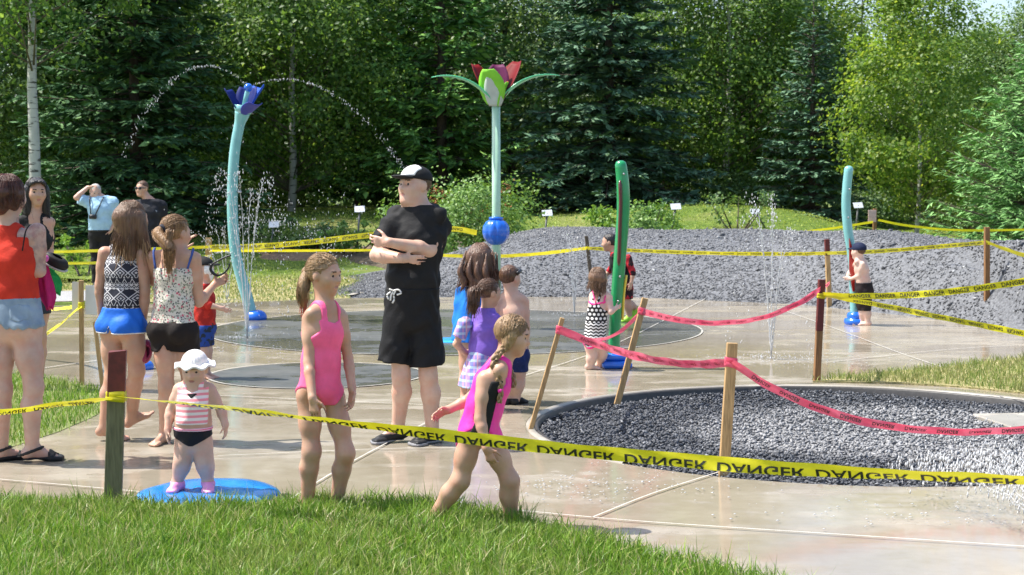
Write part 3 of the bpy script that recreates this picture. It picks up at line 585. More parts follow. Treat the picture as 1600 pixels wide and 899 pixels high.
# right teal pole
B = gr(1336, 507); root = empty('spray_pole', B, 'bent teal spray pole with a red panel, hugged by the boy in a navy cap', 'spray pole')
px = [(1336, 505), (1335, 470), (1334, 440), (1333, 415), (1330, 390), (1325, 360), (1322, 325), (1323, 295), (1326, 265)]
P = smooth_path([local(B, *q) for q in px], 6); n = len(P)
tube('pole', (np.concatenate([P, P[-1:] + (0, 0, .03), P[-1:] + (0, 0, .045)]), np.concatenate([np.interp(np.linspace(0, 1, n), [0, .4, 1], [.056, .058, .056]), [.045, .015]])), teal_p, root, 18)
bm = bmesh.new(); K = [local(B, *q) + (0, -.05, 0) for q in ((1330, 455), (1325, 420), (1325, 372), (1334, 400), (1333, 455))]
vs = [bm.verts.new(k) for k in K]; f = bm.faces.new(vs); r = bmesh.ops.extrude_face_region(bm, geom=[f]); bmesh.ops.translate(bm, verts=[q for q in r['geom'] if isinstance(q, bmesh.types.BMVert)], vec=(0, -.03, 0)); bmesh.ops.recalc_face_normals(bm, faces=bm.faces)
bmobj('side_panel', bm, red_p, root, smooth=False)
for q in ((1326, 296), (1324, 340), (1331, 392)):
    k = local(B, *q) + (.0, -.060, 0); tube('bolt', (np.array([k, k + (0, -.012, 0)]), [.013, .010]), steel_m, root, 8)
lathe('foot_cover', [(.135, 0), (.150, .03), (.14, .07), (.10, .075), (.115, .10), (.10, .14), (.06, .155)], blue_p, root, (0, 0, 0), 32, lambda a: 1 + .10 * math.cos(a - .3))
# blue ground sprayers
B = gr(224, 577); r0 = empty('ground_nozzle', B, 'small blue domed ground nozzle behind the woman in blue shorts', 'nozzle'); football('dome', r0, (0, 0, 0), .085, blue_p)
bmat = M('blue_disc_plastic', (.02, .22, .62), .15, .2, 6, .25, 12)
B = gr(326, 772); r0 = empty('spray_disc', B, 'round flat blue spray disc the toddler stands on', 'spray disc')
lathe('disc', [(.002, .03), (.10, .031), (.24, .03), (.33, .026), (.375, .012), (.385, 0)], bmat, r0, (0, 0, 0), 48, lambda a: 1 + .02 * math.cos(6 * a))
lathe('raised_star', [(.002, .040), (.06, .040), (.10, .030)], bmat, r0, (0, 0, 0), 40, lambda a: 1 + .35 * math.cos(5 * a))
B = gr(705, 533); r0 = empty('spray_disc', B, 'flat light blue disc on the ground between the man and the girls', 'spray disc')
lathe('disc', [(.002, .016), (.2, .016), (.24, .006), (.25, 0)], M('sky_blue_plastic', (.03, .33, .75), .2, .1), r0, (0, 0, .006), 40)

# ---------------------------------------------------------------- stakes
wood_m = lambda nm, c: (lambda t: t.done(t.ramp(t.noise(14, 5, t.coord((6, 6, .6))), [(.3, sc3(c, .62)), (.55, c), (.75, sc3(c, 1.3))]), .75, .3))(NT(nm))
pine_m = wood_m('pine_stake', (.46, .30, .14)); grey_w = wood_m('weathered_stake', (.16, .15, .085)); brown_w = wood_m('brown_stake', (.25, .13, .055)); dark_w = wood_m('dark_stake', (.09, .075, .06)); redp = M('red_marker_paint', (.11, .014, .012), .55, .3, 30)
STK = {}
def stake(key, label, foot, top, w, d, mat, paint_frac=0, pm=None, chip=0, group='wooden stakes holding the tape', z=0, Y=None, flat=False):
    b = gr(*foot, z) if Y is None else at(*foot, Y); t_ = at(top[0], top[1], b[1] + (top[2] if len(top) > 2 else 0)); STK[key] = (np.array(b), np.array(t_))
    root = empty('wooden_stake', b, label, 'stake', group); ax = t_ - b; L = np.linalg.norm(ax); q = Vector(ax).to_track_quat('Z', 'Y').to_matrix().to_4x4()
    if abs(ax[0]) < .02 * L: q = Matrix.Rotation(0, 4, 'Z') @ q
    zq = Vector(ax).normalized(); xq = Vector((1, .12, 0)) - zq * zq.dot(Vector((1, .12, 0))); xq.normalize(); yq = zq.cross(xq); q = Matrix((xq, yq, zq)).transposed().to_4x4()
    def seg(nm, a, c, m, ww, dd, chipped=0):
        bm = bmesh.new(); boxbm(bm, (ww, dd, (c - a)), q @ Matrix.Translation((0, 0, (a + c) / 2)), .003)
        if chipped:
            for v in bm.verts:
                if v.co.dot(zq) > c - .02: v.co += zq * (chipped * (.5 if v.co.dot(xq) > 0 else -.4)) + zq * rng.uniform(-.004, .004)
        return bmobj(nm, bm, m, root, smooth=False)
    pl = L * (1 - paint_frac); seg('shaft', -.04, pl, mat, w, d, chip if not paint_frac else 0)
    if paint_frac: seg('painted_top', pl, L, pm or redp, w + .001, d + .001, chip)
    return root
def wraptape(key, f, mat, w, d, h=.05, parent=None, tilt=.0):
    b, t_ = STK[key]; c = b + (t_ - b) * f; bm = bmesh.new(); zq = Vector(nrm(t_ - b))
    for k, dz in enumerate((0, .012, -.011)):
        boxbm(bm, (w + .006 + .003 * k, d + .006 + .003 * k, h * (1 - .2 * k)), Matrix.Translation((c[0], c[1], c[2] + dz)) @ Matrix.Rotation(tilt + .1 * (k - 1), 4, 'Y'), .004)
    return bmobj('tape_wrap', bm, mat, parent)
stake('front', 'thick grey foreground stake with a dark red top and a chipped end', (176, 800), (184, 548), .088, .05, grey_w, .29, None, .014)
t = NT('red_fade'); 
stake('left', 'pale stake with white papers behind it near the left lawn edge', (128, 602), (127, 438), .038, .03, pine_m)
stake('left2', 'pale leaning stake directly left of the woman in blue shorts', (161, 612), (148, 503), .032, .025, pine_m)
stake('bgleft', 'short pale stake on the far lawn with yellow tape knotted on it', (326, 447), (326, 372), .10, .05, pine_m)
stake('pit1', 'thin pale leaning stake at the left end of the gravel pit', (829, 672), (879, 497), .032, .022, pine_m)
stake('pit2', 'pale leaning stake at the far edge of the gravel pit', (966, 625), (1008, 466), .048, .03, pine_m)
stake('pit3', 'pale upright stake at the near edge of the gravel pit', (1131, 742), (1144, 536), .062, .03, pine_m)
stake('rtop', 'brown stake with a dark red top at the far right end of the pink tape', (1276, 597), (1284, 437), .056, .045, brown_w, .5)
stake('rback', 'pale stake with a spattered red top in front of the shale mound', (1296, 480), (1292, 374), .065, .05, pine_m, .24)
stake('rright', 'plain brown stake standing at the foot of the mound at the right', (1542, 505), (1542, 355), .062, .05, brown_w)
stake('mid', 'dark weathered stake against the shale mound left of the boy in red', (927, 466), (916, 369), .05, .04, dark_w)
stake('far', 'orange brown stake with a small board on the far lawn', (1366, 385), (1367, 326), .07, .05, brown_w, 0, Y=30.5, z=.3)
# small board on the far stake, papers at the left stake
b, t_ = STK['far']; bm = bmesh.new(); boxbm(bm, (.16, .02, .24), Matrix.Translation((t_[0] - .06, t_[1] - .04, t_[2] - .15)), .004); tag(bmobj('notice_board', bm, M('pinkish_board', (.52, .36, .33), .7), smooth=False), 'small pinkish board nailed to the far orange brown stake', 'sign')
b, t_ = STK['left']
paper_m = M('white_paper', (.78, .77, .74), .7, .06, 5)
for dx, hh, lab in ((-.052, .16, 'white paper notice on the left side of the pale stake'), (.075, .19, 'white paper notice on the right side of the pale stake')):
    bm = bmesh.new(); boxbm(bm, (.10 if dx > 0 else .07, .004, .25), Matrix.Translation((t_[0] + dx, t_[1] + .022, t_[2] - hh + .02)) @ Matrix.Rotation(.03, 4, 'Y')); tag(bmobj('paper_notice', bm, paper_m, smooth=False), lab, 'notice', 'paper notices on the left stake')
# plaques on leaning posts
plate_m = M('plaque_plate', (.60, .63, .65), .3, .1, 10, Metallic=.3); post_m = M('plaque_post', (.16, .16, .155), .5, .1, Metallic=.5)
for (tx, ty), (bx, by), Y, lab in (((562, 327), (557, 372), 33, 'plant label plaque on a dark post left of the man in black'), ((855, 333), (848, 365), 33, 'plant label plaque leaning between the flower pole and the green pole'), ((1056, 323), (1042, 365), 33, 'plant label plaque on a leaning post right of the green shrub'), ((1180, 331), (1196, 353), 36, 'dark plant label plaque beside the thin shrub'), ((1341, 321), (1336, 350), 36, 'plant label plaque just right of the right teal pole'), ((428, 351), (420, 395), 33, 'white plant label plaque behind the spray at the left')):
    b = at(bx, by, Y); tt = at(tx, ty, Y - .1); b = np.array((b[0], b[1], ground_z(b[0], b[1]) - .05)); r0 = empty('plant_plaque', b, lab, 'plaque', 'plant label plaques on the lawn')
    tube('post', (np.array([(0, 0, 0), tt - b]), [.022, .022]), post_m, r0, 8); bm = bmesh.new(); boxbm(bm, (.22, .17, .012), Matrix.Translation(tt - b) @ Matrix.Rotation(R(48), 4, 'X') @ Matrix.Rotation(.08, 4, 'Z'), .003); bmobj('plate', bm, plate_m, r0, smooth=False)

# ---------------------------------------------------------------- barrier tape
t = NT('yellow_tape'); t.bump(t.noise(24, 3), .15); tape_y = t.done(t.ramp(t.noise(8, 3), [(.3, (.68, .60, .015)), (.7, (.80, .74, .04))]), .25, .5)
t = NT('pink_tape'); t.bump(t.noise(30, 3), .2); tape_r = t.done(t.ramp(t.noise(10, 3), [(.3, (.82, .07, .15)), (.7, (.95, .20, .29))]), .3, .5)
ink_m = M('black_ink', (.02, .022, .016), .4, 0); ink_r = M('dark_red_ink', (.36, .03, .06), .4, 0)
for mm in (tape_y, tape_r):
    nt = mm.node_tree; bs = nt.nodes['Principled BSDF']; x = nt.nodes.new('ShaderNodeBsdfTranslucent'); nt.links.new(bs.inputs['Base Color'].links[0].from_socket, x.inputs[0]); ms = nt.nodes.new('ShaderNodeMixShader'); ms.inputs[0].default_value = .3; nt.links.new(bs.outputs[0], ms.inputs[1]); nt.links.new(x.outputs[0], ms.inputs[2]); nt.links.new(ms.outputs[0], nt.nodes['Material Output'].inputs[0])
_wc = {}
def word_mesh(text):
    if text not in _wc:
        cu = bpy.data.curves.new('t', 'FONT'); cu.body = text; cu.size = 1; cu.space_character = 1.05; cu.offset = .022; o = bpy.data.objects.new('t', cu); COL.objects.link(o); dg = bpy.context.evaluated_depsgraph_get(); dg.update(); me = o.evaluated_get(dg).to_mesh()
        V = np.array([v.co[:2] for v in me.vertices]); T = [tuple(p.vertices) for p in me.polygons]; o.evaluated_get(dg).to_mesh_clear(); bpy.data.objects.remove(o); V -= V.min(0); _wc[text] = (V, T)
    return _wc[text]
def tape(label, pts, width, mat, ang=0., words=None, flip=(1, 1), clip=None, crinkle=.003, spacing=.42, wh=.6, voff=.0, cat='barrier tape', wx=1.0, ink=None, n=14, start=.15, group='barrier tapes'):
    """ribbon along pts; ang: lean of the ribbon from upright (number or list per control point); words printed on it as flat ink"""
    P = smooth_path(pts, n); s = np.r_[0, np.cumsum(np.linalg.norm(np.diff(P, axis=0), axis=1))]; L = s[-1]; N = len(P)
    A = np.interp(np.linspace(0, 1, N), np.linspace(0, 1, len(np.atleast_1d(ang))), np.atleast_1d(ang)) if np.ndim(ang) else np.full(N, ang)
    A = A + .12 * np.sin(s * 5 + 1) + .06 * np.sin(s * 13); tg = np.gradient(P, axis=0); tg /= np.linalg.norm(tg, axis=1)[:, None]
    side = np.cross(tg, (0, 0, 1.)); side /= np.linalg.norm(side, axis=1)[:, None]; up = np.cross(side, tg); B_ = up * np.cos(A)[:, None] + side * np.sin(A)[:, None]; Nn = np.cross(tg, B_)
    M5 = np.linspace(-.5, .5, 5); wob = crinkle * np.sin(s[:, None] * 21 + M5[None] * 7)
    V = P[:, None] + B_[:, None] * (M5[None, :, None] * width) + Nn[:, None] * wob[..., None]; base = P[0].copy()
    i = np.arange(N - 1)[:, None] * 5 + np.arange(4)[None]
    o = link('barrier_tape', npmesh('barrier_tape', (V - base).reshape(-1, 3), np.stack([i, i + 1, i + 6, i + 5], -1).reshape(-1, 4)), mat, None, base)
    tag(o, label, cat, group)
    if words:
        WV, WT = word_mesh(words); WV = WV * (wx, 1); ww = WV[:, 0].max(); hh_ = WV[:, 1].max(); sc_ = width * wh / hh_; u0 = start; VV, TT = [], []
        sgn = 1 if (Nn[N // 2] @ (np.array((0, 0, CAMH)) - P[N // 2])) > 0 else -1
        while u0 + ww * sc_ < L - .05:
            bm = bmesh.new(); q = WV.copy(); u = q[:, 0] * sc_; v = (q[:, 1] / hh_ - .5) * wh
            if flip[0] < 0: u = ww * sc_ - u
            if flip[1] < 0: v = -v
            v = v + voff; vs = [bm.verts.new((a, b, 0)) for a, b in zip(u, v)]
            for f in WT:
                try: bm.faces.new([vs[k] for k in f])
                except Exception: pass
            if clip is not None: bmesh.ops.bisect_plane(bm, geom=list(bm.verts) + list(bm.edges) + list(bm.faces), plane_co=(0, clip, 0), plane_no=(0, -1, 0), clear_outer=True)
            bmesh.ops.triangulate(bm, faces=bm.faces); bm.verts.index_update()
            VV = []
            for v_ in bm.verts:
                uu = u0 + v_.co.x; wv = crinkle * math.sin(uu * 21 + v_.co.y * 7); c = np.array([np.interp(uu, s, P[:, k]) for k in range(3)]); b2 = np.array([np.interp(uu, s, B_[:, k]) for k in range(3)]); n2 = np.array([np.interp(uu, s, Nn[:, k]) for k in range(3)])
                VV.append(c + b2 * v_.co.y * width + n2 * (wv + sgn * .0022) - base)
            TT = [[x.index for x in f.verts] for f in bm.faces]; bm.free(); u0 += ww * sc_ + spacing * width
            if TT: link('printed_word', npmesh('printed_word', VV, np.array(TT)), ink or ink_m, o, smooth=False)
    return o
f0 = at(184, 619, STK['front'][0][1] - .02); y0 = f0[1]
q0 = np.array((f0[0], f0[1])); q1 = np.array((at(1640, 756, 5.75)[0], 5.75))
def on(px, py):
    """point of the tape's vertical plane on the sight line"""
    d = ray(px, py); e = q1 - q0; k = np.linalg.solve(np.array([[d[0], -e[0]], [d[1], -e[1]]]), q0); return d * k[0] + np.array((0, 0, CAMH))
tape('yellow danger tape sagging across the foreground from the thick grey stake to the right edge', [f0 + (.02, -.03, 0)] + [on(x, y) for x, y in ((260, 628), (380, 641), (500, 656), (620, 671), (760, 688), (900, 704), (1040, 717), (1180, 729), (1330, 738), (1480, 745), (1640, 752))], .062, tape_y, [1.25, 1.2, 1.1, .95, .6, .3, .15, .1, .15, .45, .75, .95], 'DANGER', (1, -1), -.47, .002, .75, .72, -.26, wx=1.5, n=20, start=.28)
tape('yellow danger tape from the thick grey stake to the left edge', [at(-120, 655, 7.9), at(0, 645, 7.95), at(80, 634, 8.0), f0 + (-.03, -.03, -.01)], .05, tape_y, [.75, .8, 1.0, 1.2], 'DANGER', (1, -1), None, .003, .7, .6, -.2)
wt = wraptape('front', .716, tape_y, .088, .05, .045); tag(wt, 'yellow tape wound round the thick grey foreground stake', 'tape wrap')
l0 = at(128, 478, STK['left'][0][1] - .025)
tape('yellow tape slanting down left from the pale stake with papers', [l0, at(75, 521, 13.0), at(30, 552, 13.0), at(-60, 595, 12.8)], .045, tape_y, .9, 'DANGER', (1, -1), None, .004, .6, .5)
tape('short yellow tape running left from the pale stake with papers behind the dark-haired woman', [l0 + (0, .02, 0), at(80, 484, 14.5), at(-60, 500, 15.5)], .05, tape_y, .8)
wt = wraptape('left', .76, tape_y, .038, .03, .045); tag(wt, 'yellow tape knot on the pale stake with papers', 'tape wrap')
for (a, b, c), lab in ((((75, 394), (150, 392), (330, 386)), 'upper yellow tape behind the older man in pale blue'), (((75, 412), (150, 411), (240, 409)), 'lower yellow tape behind the older man in pale blue')):
    tape(lab, [at(a[0] - 90, a[1] + 1, 25), at(*a, 25), at(*b, 25), at(*c, 24.6)], .048, tape_y, .3)
s0 = at(328, 386, STK['bgleft'][0][1] - .05)
tape('yellow danger tape from the short far stake to behind the man in black', [s0, at(400, 385, 23.3), at(480, 379, 23.0), at(585, 367, 22.6), at(700, 358, 22.4), at(745, 364, 22.4)], .085, tape_y, [.6, .3, .15, .1, .2, .5], 'DANGER', (-1, -1), None, .004, .7, .55)
tape('thin lower yellow tape across the far lawn behind the spray', [at(328, 392, 24.5), at(450, 392, 26), at(585, 391, 27), at(690, 388, 27)], .05, tape_y, .6)
wt = wraptape('bgleft', .55, tape_y, .10, .05, .16); tag(wt, 'yellow tape bundled on the short far stake', 'tape wrap')
m0 = at(917, 388, STK['mid'][0][1] - .04)
tape('yellow tape along the mound from behind the girls to the dark weathered stake', [at(680, 399, 22.5), at(760, 401, 22.3), at(840, 397, 22.2), m0], .06, tape_y, .5)
r1 = at(1293, 396, STK['rback'][0][1] - .04); r2 = at(1542, 379, STK['rright'][0][1] - .04)
tape('long yellow tape from the dark weathered stake to the spattered red stake on the mound', [m0, at(1000, 392, 22.0), at(1120, 396, 21.9), at(1230, 397, 21.8), r1], .06, tape_y, .45, 'DANGER', (1, 1), None, .003, .7, .45)
tape('yellow tape from the spattered red stake to the plain brown stake', [r1, at(1370, 393, 21), at(1460, 386, 20.4), r2], .06, tape_y, .45, 'DANGER', (1, 1), None, .003, .7, .45)
tape('short yellow tape from the plain brown stake to the right edge', [r2, at(1590, 396, 18.5), at(1650, 412, 18)], .06, tape_y, .5)
e0 = at(1286, 460, STK['rtop'][0][1] - .035)
tape('yellow tape reading DANGER from the dark red topped stake to the right edge', [e0, at(1360, 463, 13.0), at(1450, 459, 12.6), at(1540, 449, 12.2), at(1660, 430, 11.8)], .056, tape_y, [.8, .35, .2, .25, .4], 'DANGER', (1, 1), None, .003, .75, .62, start=.22)
tape('pale yellow tape with reversed lettering sloping down right from the dark red topped stake', [e0 + (0, -.01, -.01), at(1380, 478, 13.0), at(1490, 500, 12.3), at(1660, 533, 11.3)], .054, tape_y, [.9, .5, .35, .3], 'DANGER', (-1, -1), None, .003, .75, .55, start=.25)
wt = wraptape('rtop', .84, tape_y, .056, .045, .035); tag(wt, 'yellow tape knot on the dark red topped stake', 'tape wrap')
p1 = at(875, 516, STK['pit1'][0][1] - .03); p2 = at(1003, 487, STK['pit2'][0][1] - .03); p3 = at(1143, 567, STK['pit3'][0][1] - .03); pe = at(1282, 452, STK['rtop'][0][1] - .02)
tape('pink tape from the thin leaning stake to the near pit stake', [p1, at(930, 537, 10.5), at(1000, 558, 9.9), at(1075, 569, 9.4), p3], .058, tape_r, [.1, .2, .35, .5, .7], 'DANGER', (-1, 1), None, .004, 1.0, .4, ink=ink_r)
tape('pink tape looping from the thin leaning stake to the far pit stake', [p1 + (0, .03, 0), at(925, 531, 11.9), at(965, 521, 12.3), p2], .03, tape_r, .5)
tape('pink tape sagging from the far pit stake to the dark red topped stake', [p2, at(1060, 500, 12.7), at(1120, 505, 12.9), at(1190, 497, 13.1), at(1250, 473, 13.2), pe, at(1296, 443, 14.0)], .05, tape_r, [.2, .35, .4, .4, .3, .3, .3], 'DANGER', (1, 1), None, .004, 1.2, .4, ink=ink_r)
tape('pink tape sagging from the near pit stake to the right edge', [p3, at(1210, 608, 8.9), at(1290, 642, 8.8), at(1370, 663, 8.7), at(1470, 674, 8.7), at(1560, 674, 8.7), at(1660, 666, 8.7)], .05, tape_r, [.5, .35, .3, .35, .4, .4, .4], 'DANGER', (1, -1), None, .004, 1.2, .45, ink=ink_m)
for key, f, w, lab in (('pit1', .89, .034, 'pink tape wound on the thin leaning stake'), ('pit2', .87, .05, 'pink tape wound on the far pit stake'), ('pit3', .85, .064, 'pink tape wound on the near pit stake')):
    tag(wraptape(key, f, tape_r, w, .032, .05, tilt=.15), lab, 'tape wrap')
yt = [at(1240, 364, 29), at(1300, 357, 30), at(1364, 347, 30.4)]
tape('thin yellow tape rising to the far orange brown stake', yt, .05, tape_y, .4)
tape('thin yellow tape from the far orange brown stake across to the right edge', [at(1372, 344, 30.4), at(1420, 353, 30.4), at(1500, 360, 30.4), at(1620, 359, 30)], .05, tape_y, .4)

# ---------------------------------------------------------------- water
t = NT('water_drops'); t.done((.93, .95, .97), .08, .6); t.b.inputs['Transmission Weight'].default_value = .5; t.b.inputs['IOR'].default_value = 1.33; water_m = t.m
def drops(P, size, name, label, base, cat='water jet', group='water jets', streams=None):
    root = empty(name, base, label, cat, group)
    if streams: tube('water_streams', [(s_ - base, np.linspace(r_, r_ * .35, len(s_)) * (1 + .5 * np.sin(np.arange(len(s_)) * 1.9 + k_))) for k_, (s_, r_) in enumerate(streams)], water_m, root, 5)['kind'] = 'stuff'
    n = len(P); V = OCT[None] * (size * rng.uniform(.5, 1.5, (n, 1, 1))) * np.array((.6, .6, 2.0)) + (np.asarray(P) - base)[:, None]; Fa = (OF[None] + np.arange(n)[:, None, None] * 6).reshape(-1, 3)
    tag(link('water_drops', npmesh('water_drops', V.reshape(-1, 3), Fa), water_m, root), kind='stuff'); return root
def arc(a, b, apex, n, s0, s1, stream=.3):
    """points of a thrown jet: a -> b with its top apex above a; a tight stream first, then beads scattering"""
    a, b = np.array(a), np.array(b); H1 = apex; H2 = max(apex + a[2] - b[2], .01); t1, t2 = math.sqrt(H1), math.sqrt(H2); t_ = rng.uniform(0, 1, n) ** .85; T = t_ * (t1 + t2)
    P = a[None] * (1 - t_[:, None]) + b[None] * t_[:, None]; P[:, 2] = a[2] + H1 - (T - t1) ** 2; sp = s0 + (s1 - s0) * np.clip((t_ - stream) / (1 - stream), 0, 1) ** 1.2
    # beads gather in pulses
    P += rng.normal(0, 1, (n, 3)) * sp[:, None]; return P
nb = at(388, 137, gr(397, 500)[1] - .10); Yf = nb[1]
drops(arc(nb, at(190, 250, Yf - .3), .26, 190, .005, .04), .0056, 'water_jet', 'water arc thrown to the left from the blue flower', nb)
drops(arc(nb, at(630, 262, Yf - .2), .10, 190, .005, .03), .0056, 'water_jet', 'water arc thrown to the right from the blue flower', nb)
def fountain(c, hpx, label, nj=5, spread=.25, n=420, size=.011, lean=(0, 0)):
    c = np.array(c); P = []; st = []
    for k in range(nj):
        a = 2 * math.pi * k / nj + .4; h = hpx * rng.uniform(.75, 1.0); dst = spread * rng.uniform(.7, 1.2); b = c + (dst * math.cos(a) * 2 + lean[0], dst * math.sin(a) * 2 + lean[1], 0); t_ = rng.uniform(0, 1, n // nj) ** .8
        Q = c[None] * (1 - t_[:, None]) + b[None] * t_[:, None]; Q[:, 2] = c[2] + h * (1 - (2 * t_ - 1) ** 2); Q += rng.normal(0, 1, Q.shape) * (.006 + .04 * t_)[:, None]; P.append(Q); u_ = np.linspace(0, .42, 22)[:, None]; W_ = c[None] * (1 - u_) + b[None] * u_; W_[:, 2] = c[2] + h * (1 - (2 * u_[:, 0] - 1) ** 2); st.append((W_ + rng.normal(0, .004, W_.shape), size * .85))
    Q = c + rng.normal(0, 1, (60, 3)) * (.16, .16, .006) + (0, 0, .012); P.append(Q); return drops(np.concatenate(P), size, 'water_jet', label, c, streams=st)
c = gr(386, 528, .01); fountain(c, 1.95, 'tall splashing ground jet in front of the curved teal pole', 6, .32, 640, .0062)
fountain(gr(355, 470, .01), 1.35, 'ground jet spraying up left of the curved teal pole', 4, .36, 260, .0062, (-.2, 0))
drops(arc(at(373, 352, Yf), at(590, 470, Yf - 1), .06, 240, .01, .13, .15), .006, 'water_jet', 'low water arc from the side of the curved teal pole to the right', at(373, 352, Yf))
drops(arc(at(362, 396, Yf), at(300, 430, Yf - .2), .02, 120, .006, .02), .006, 'water_jet', 'short water jet from the side of the curved teal pole to the left', at(362, 396, Yf))
P = at(455, 345, Yf + 1) + rng.normal(0, 1, (200, 3)) * (.65, .4, .22); drops(P, .006, 'water_spray', 'loose cloud of droplets right of the curved teal pole', at(455, 345, Yf + 1), 'water spray')
P = at(372, 360, Yf - .05) + rng.normal(0, 1, (170, 3)) * (.09, .05, .55); drops(P, .006, 'water_spray', 'droplets streaming down the curved teal pole', at(372, 360, Yf), 'water spray')
fountain(gr(897, 494, .01), 1.15, 'thin ground jet fanning up beside the girl in polka dots', 5, .12, 300, .0055)
fountain(gr(1205, 560, .01), 1.62, 'wide ground jet fanning up in front of the shale mound', 6, .22, 480, .006)
nz = gr(1690, 880, .02); P = []; st = []
for k in range(16):
    a = at(1690, 875, nz[1]); b = gr(1390 + 18 * k, 770 - rng.uniform(0, 34), .03) + (0, 0, rng.uniform(0, .12)); hh_ = rng.uniform(.12, .32); u_ = np.linspace(0, .8, 24)[:, None]; W_ = nz[None] * (1 - u_) + b[None] * u_; ta, tb = math.sqrt(hh_), math.sqrt(max(hh_ + nz[2] - b[2], .01)); W_[:, 2] = nz[2] + hh_ - (u_[:, 0] * (ta + tb) - ta) ** 2; st.append((W_ + rng.normal(0, .005, W_.shape), .0019)); P.append(arc(nz, b, hh_, 130, .006, .05, .0))
drops(np.concatenate(P), .0065, 'water_jet', 'fan of water spraying in from the right edge over the wet concrete', nz, streams=st)
# splash specks lying on the wet floor
P = []
for px_, py_, n, sx, sy in ((890, 755, 110, .28, .14), (970, 768, 90, .3, .16), (1100, 735, 70, .35, .15), (470, 520, 160, .9, .4), (1200, 560, 200, .35, .3), (860, 497, 120, .5, .2), (1330, 560, 80, .5, .4), (400, 545, 160, .5, .4), (1480, 800, 110, .5, .2)):
    c = gr(px_, py_, .013); P.append(c + rng.normal(0, 1, (n, 3)) * (sx, sy, 0))
P = np.concatenate(P); P[:, 2] = .014; V = OCT[None] * rng.uniform(.002, .007, (len(P), 1, 1)) * np.array((1.5, 1.2, .5)) + P[:, None]
tag(link('splash_drops', npmesh('splash_drops', V.reshape(-1, 3), (OF[None] + np.arange(len(P))[:, None, None] * 6).reshape(-1, 3)), water_m), 'scattered splashes on the wet concrete', kind='stuff')
# ---------------------------------------------------------------- figures: one continuous surface per body, grown from tapered volumes
def surface_nets(v, lo, h, axs=None):
    I = v < 0; nx, ny, nz = v.shape; s = np.zeros((nx - 1, ny - 1, nz - 1), np.int8)
    cs = [(a, b, c) for a in (0, 1) for b in (0, 1) for c in (0, 1)]
    for a, b, c in cs: s += I[a:nx - 1 + a, b:ny - 1 + b, c:nz - 1 + c]
    idx = np.argwhere((s > 0) & (s < 8)); cv = np.stack([v[idx[:, 0] + a, idx[:, 1] + b, idx[:, 2] + c] for a, b, c in cs], 1); acc = np.zeros((len(idx), 3)); cnt = np.zeros(len(idx))
    for p in range(8):
        for q in range(p + 1, 8):
            if sum(abs(i - j) for i, j in zip(cs[p], cs[q])) != 1: continue
            m = (cv[:, p] < 0) != (cv[:, q] < 0); t_ = cv[m, p] / (cv[m, p] - cv[m, q]); acc[m] += np.array(cs[p]) + t_[:, None] * (np.array(cs[q]) - np.array(cs[p])); cnt[m] += 1
    g_ = idx + acc / cnt[:, None]; V = lo + g_ * h if axs is None else np.stack([np.interp(g_[:, k], np.arange(len(axs[k])), axs[k]) for k in range(3)], -1); ids = np.full(s.shape, -1, np.int32); ids[tuple(idx.T)] = np.arange(len(idx)); Q = []
    for ax in range(3):
        o1, o2 = [k for k in range(3) if k != ax]; A = [slice(1, -1)] * 3; A[ax] = slice(0, -1); B = list(A); B[ax] = slice(1, None)
        ia, ib = I[tuple(A)], I[tuple(B)]; e = np.argwhere(ia != ib); fl = ia[tuple(e.T)]; e = e + np.array([0 if k == ax else 1 for k in range(3)])
        def cell(d1, d2):
            c = e.copy(); c[:, o1] += d1; c[:, o2] += d2; return ids[tuple(c.T)]
        q = np.stack([cell(-1, -1), cell(0, -1), cell(0, 0), cell(-1, 0)], -1); f2 = fl if ax != 1 else ~fl; q[~f2] = q[~f2][:, ::-1]; Q.append(q)
    return V, np.concatenate(Q)
BUILD = {
 'man':   dict(sh=.062, ua=.053, el=.043, fa=.048, wr=.030, th=.094, kn=.054, cf=.060, an=.038, pel=(.168, .125), wai=(.158, .12), che=(.178, .135), upp=(.165, .088), nk=.062, hand=.19, foot=.265),
 'woman': dict(sh=.049, ua=.043, el=.034, fa=.037, wr=.024, th=.088, kn=.049, cf=.054, an=.033, pel=(.165, .12), wai=(.128, .10), che=(.138, .11), upp=(.132, .068), nk=.047, hand=.175, foot=.24),
 'child': dict(sh=.036, ua=.029, el=.025, fa=.027, wr=.0205, th=.062, kn=.042, cf=.043, an=.027, pel=(.118, .092), wai=(.094, .078), che=(.103, .084), upp=(.098, .056), nk=.037, hand=.14, foot=.20),
 'kid':   dict(sh=.032, ua=.027, el=.024, fa=.025, wr=.0195, th=.056, kn=.038, cf=.039, an=.025, pel=(.105, .084), wai=(.088, .075), che=(.092, .077), upp=(.088, .052), nk=.034, hand=.118, foot=.165),
 'tot':   dict(sh=.032, ua=.028, el=.024, fa=.026, wr=.018, th=.052, kn=.038, cf=.038, an=.026, pel=(.092, .080), wai=(.092, .086), che=(.088, .078), upp=(.078, .048), nk=.030, hand=.095, foot=.125)}
def yawvec(y): return np.array((math.sin(R(y)), math.cos(R(y)), 0.)), np.array((math.cos(R(y)), -math.sin(R(y)), 0.))
eye_w = M('eye_white', (.50, .45, .40), .2, 0); eye_d = M('eye_iris', (.03, .022, .018), .1, 0)
lip_m = M('lips', (.40, .17, .125), .4, .1); brow_cols = {}
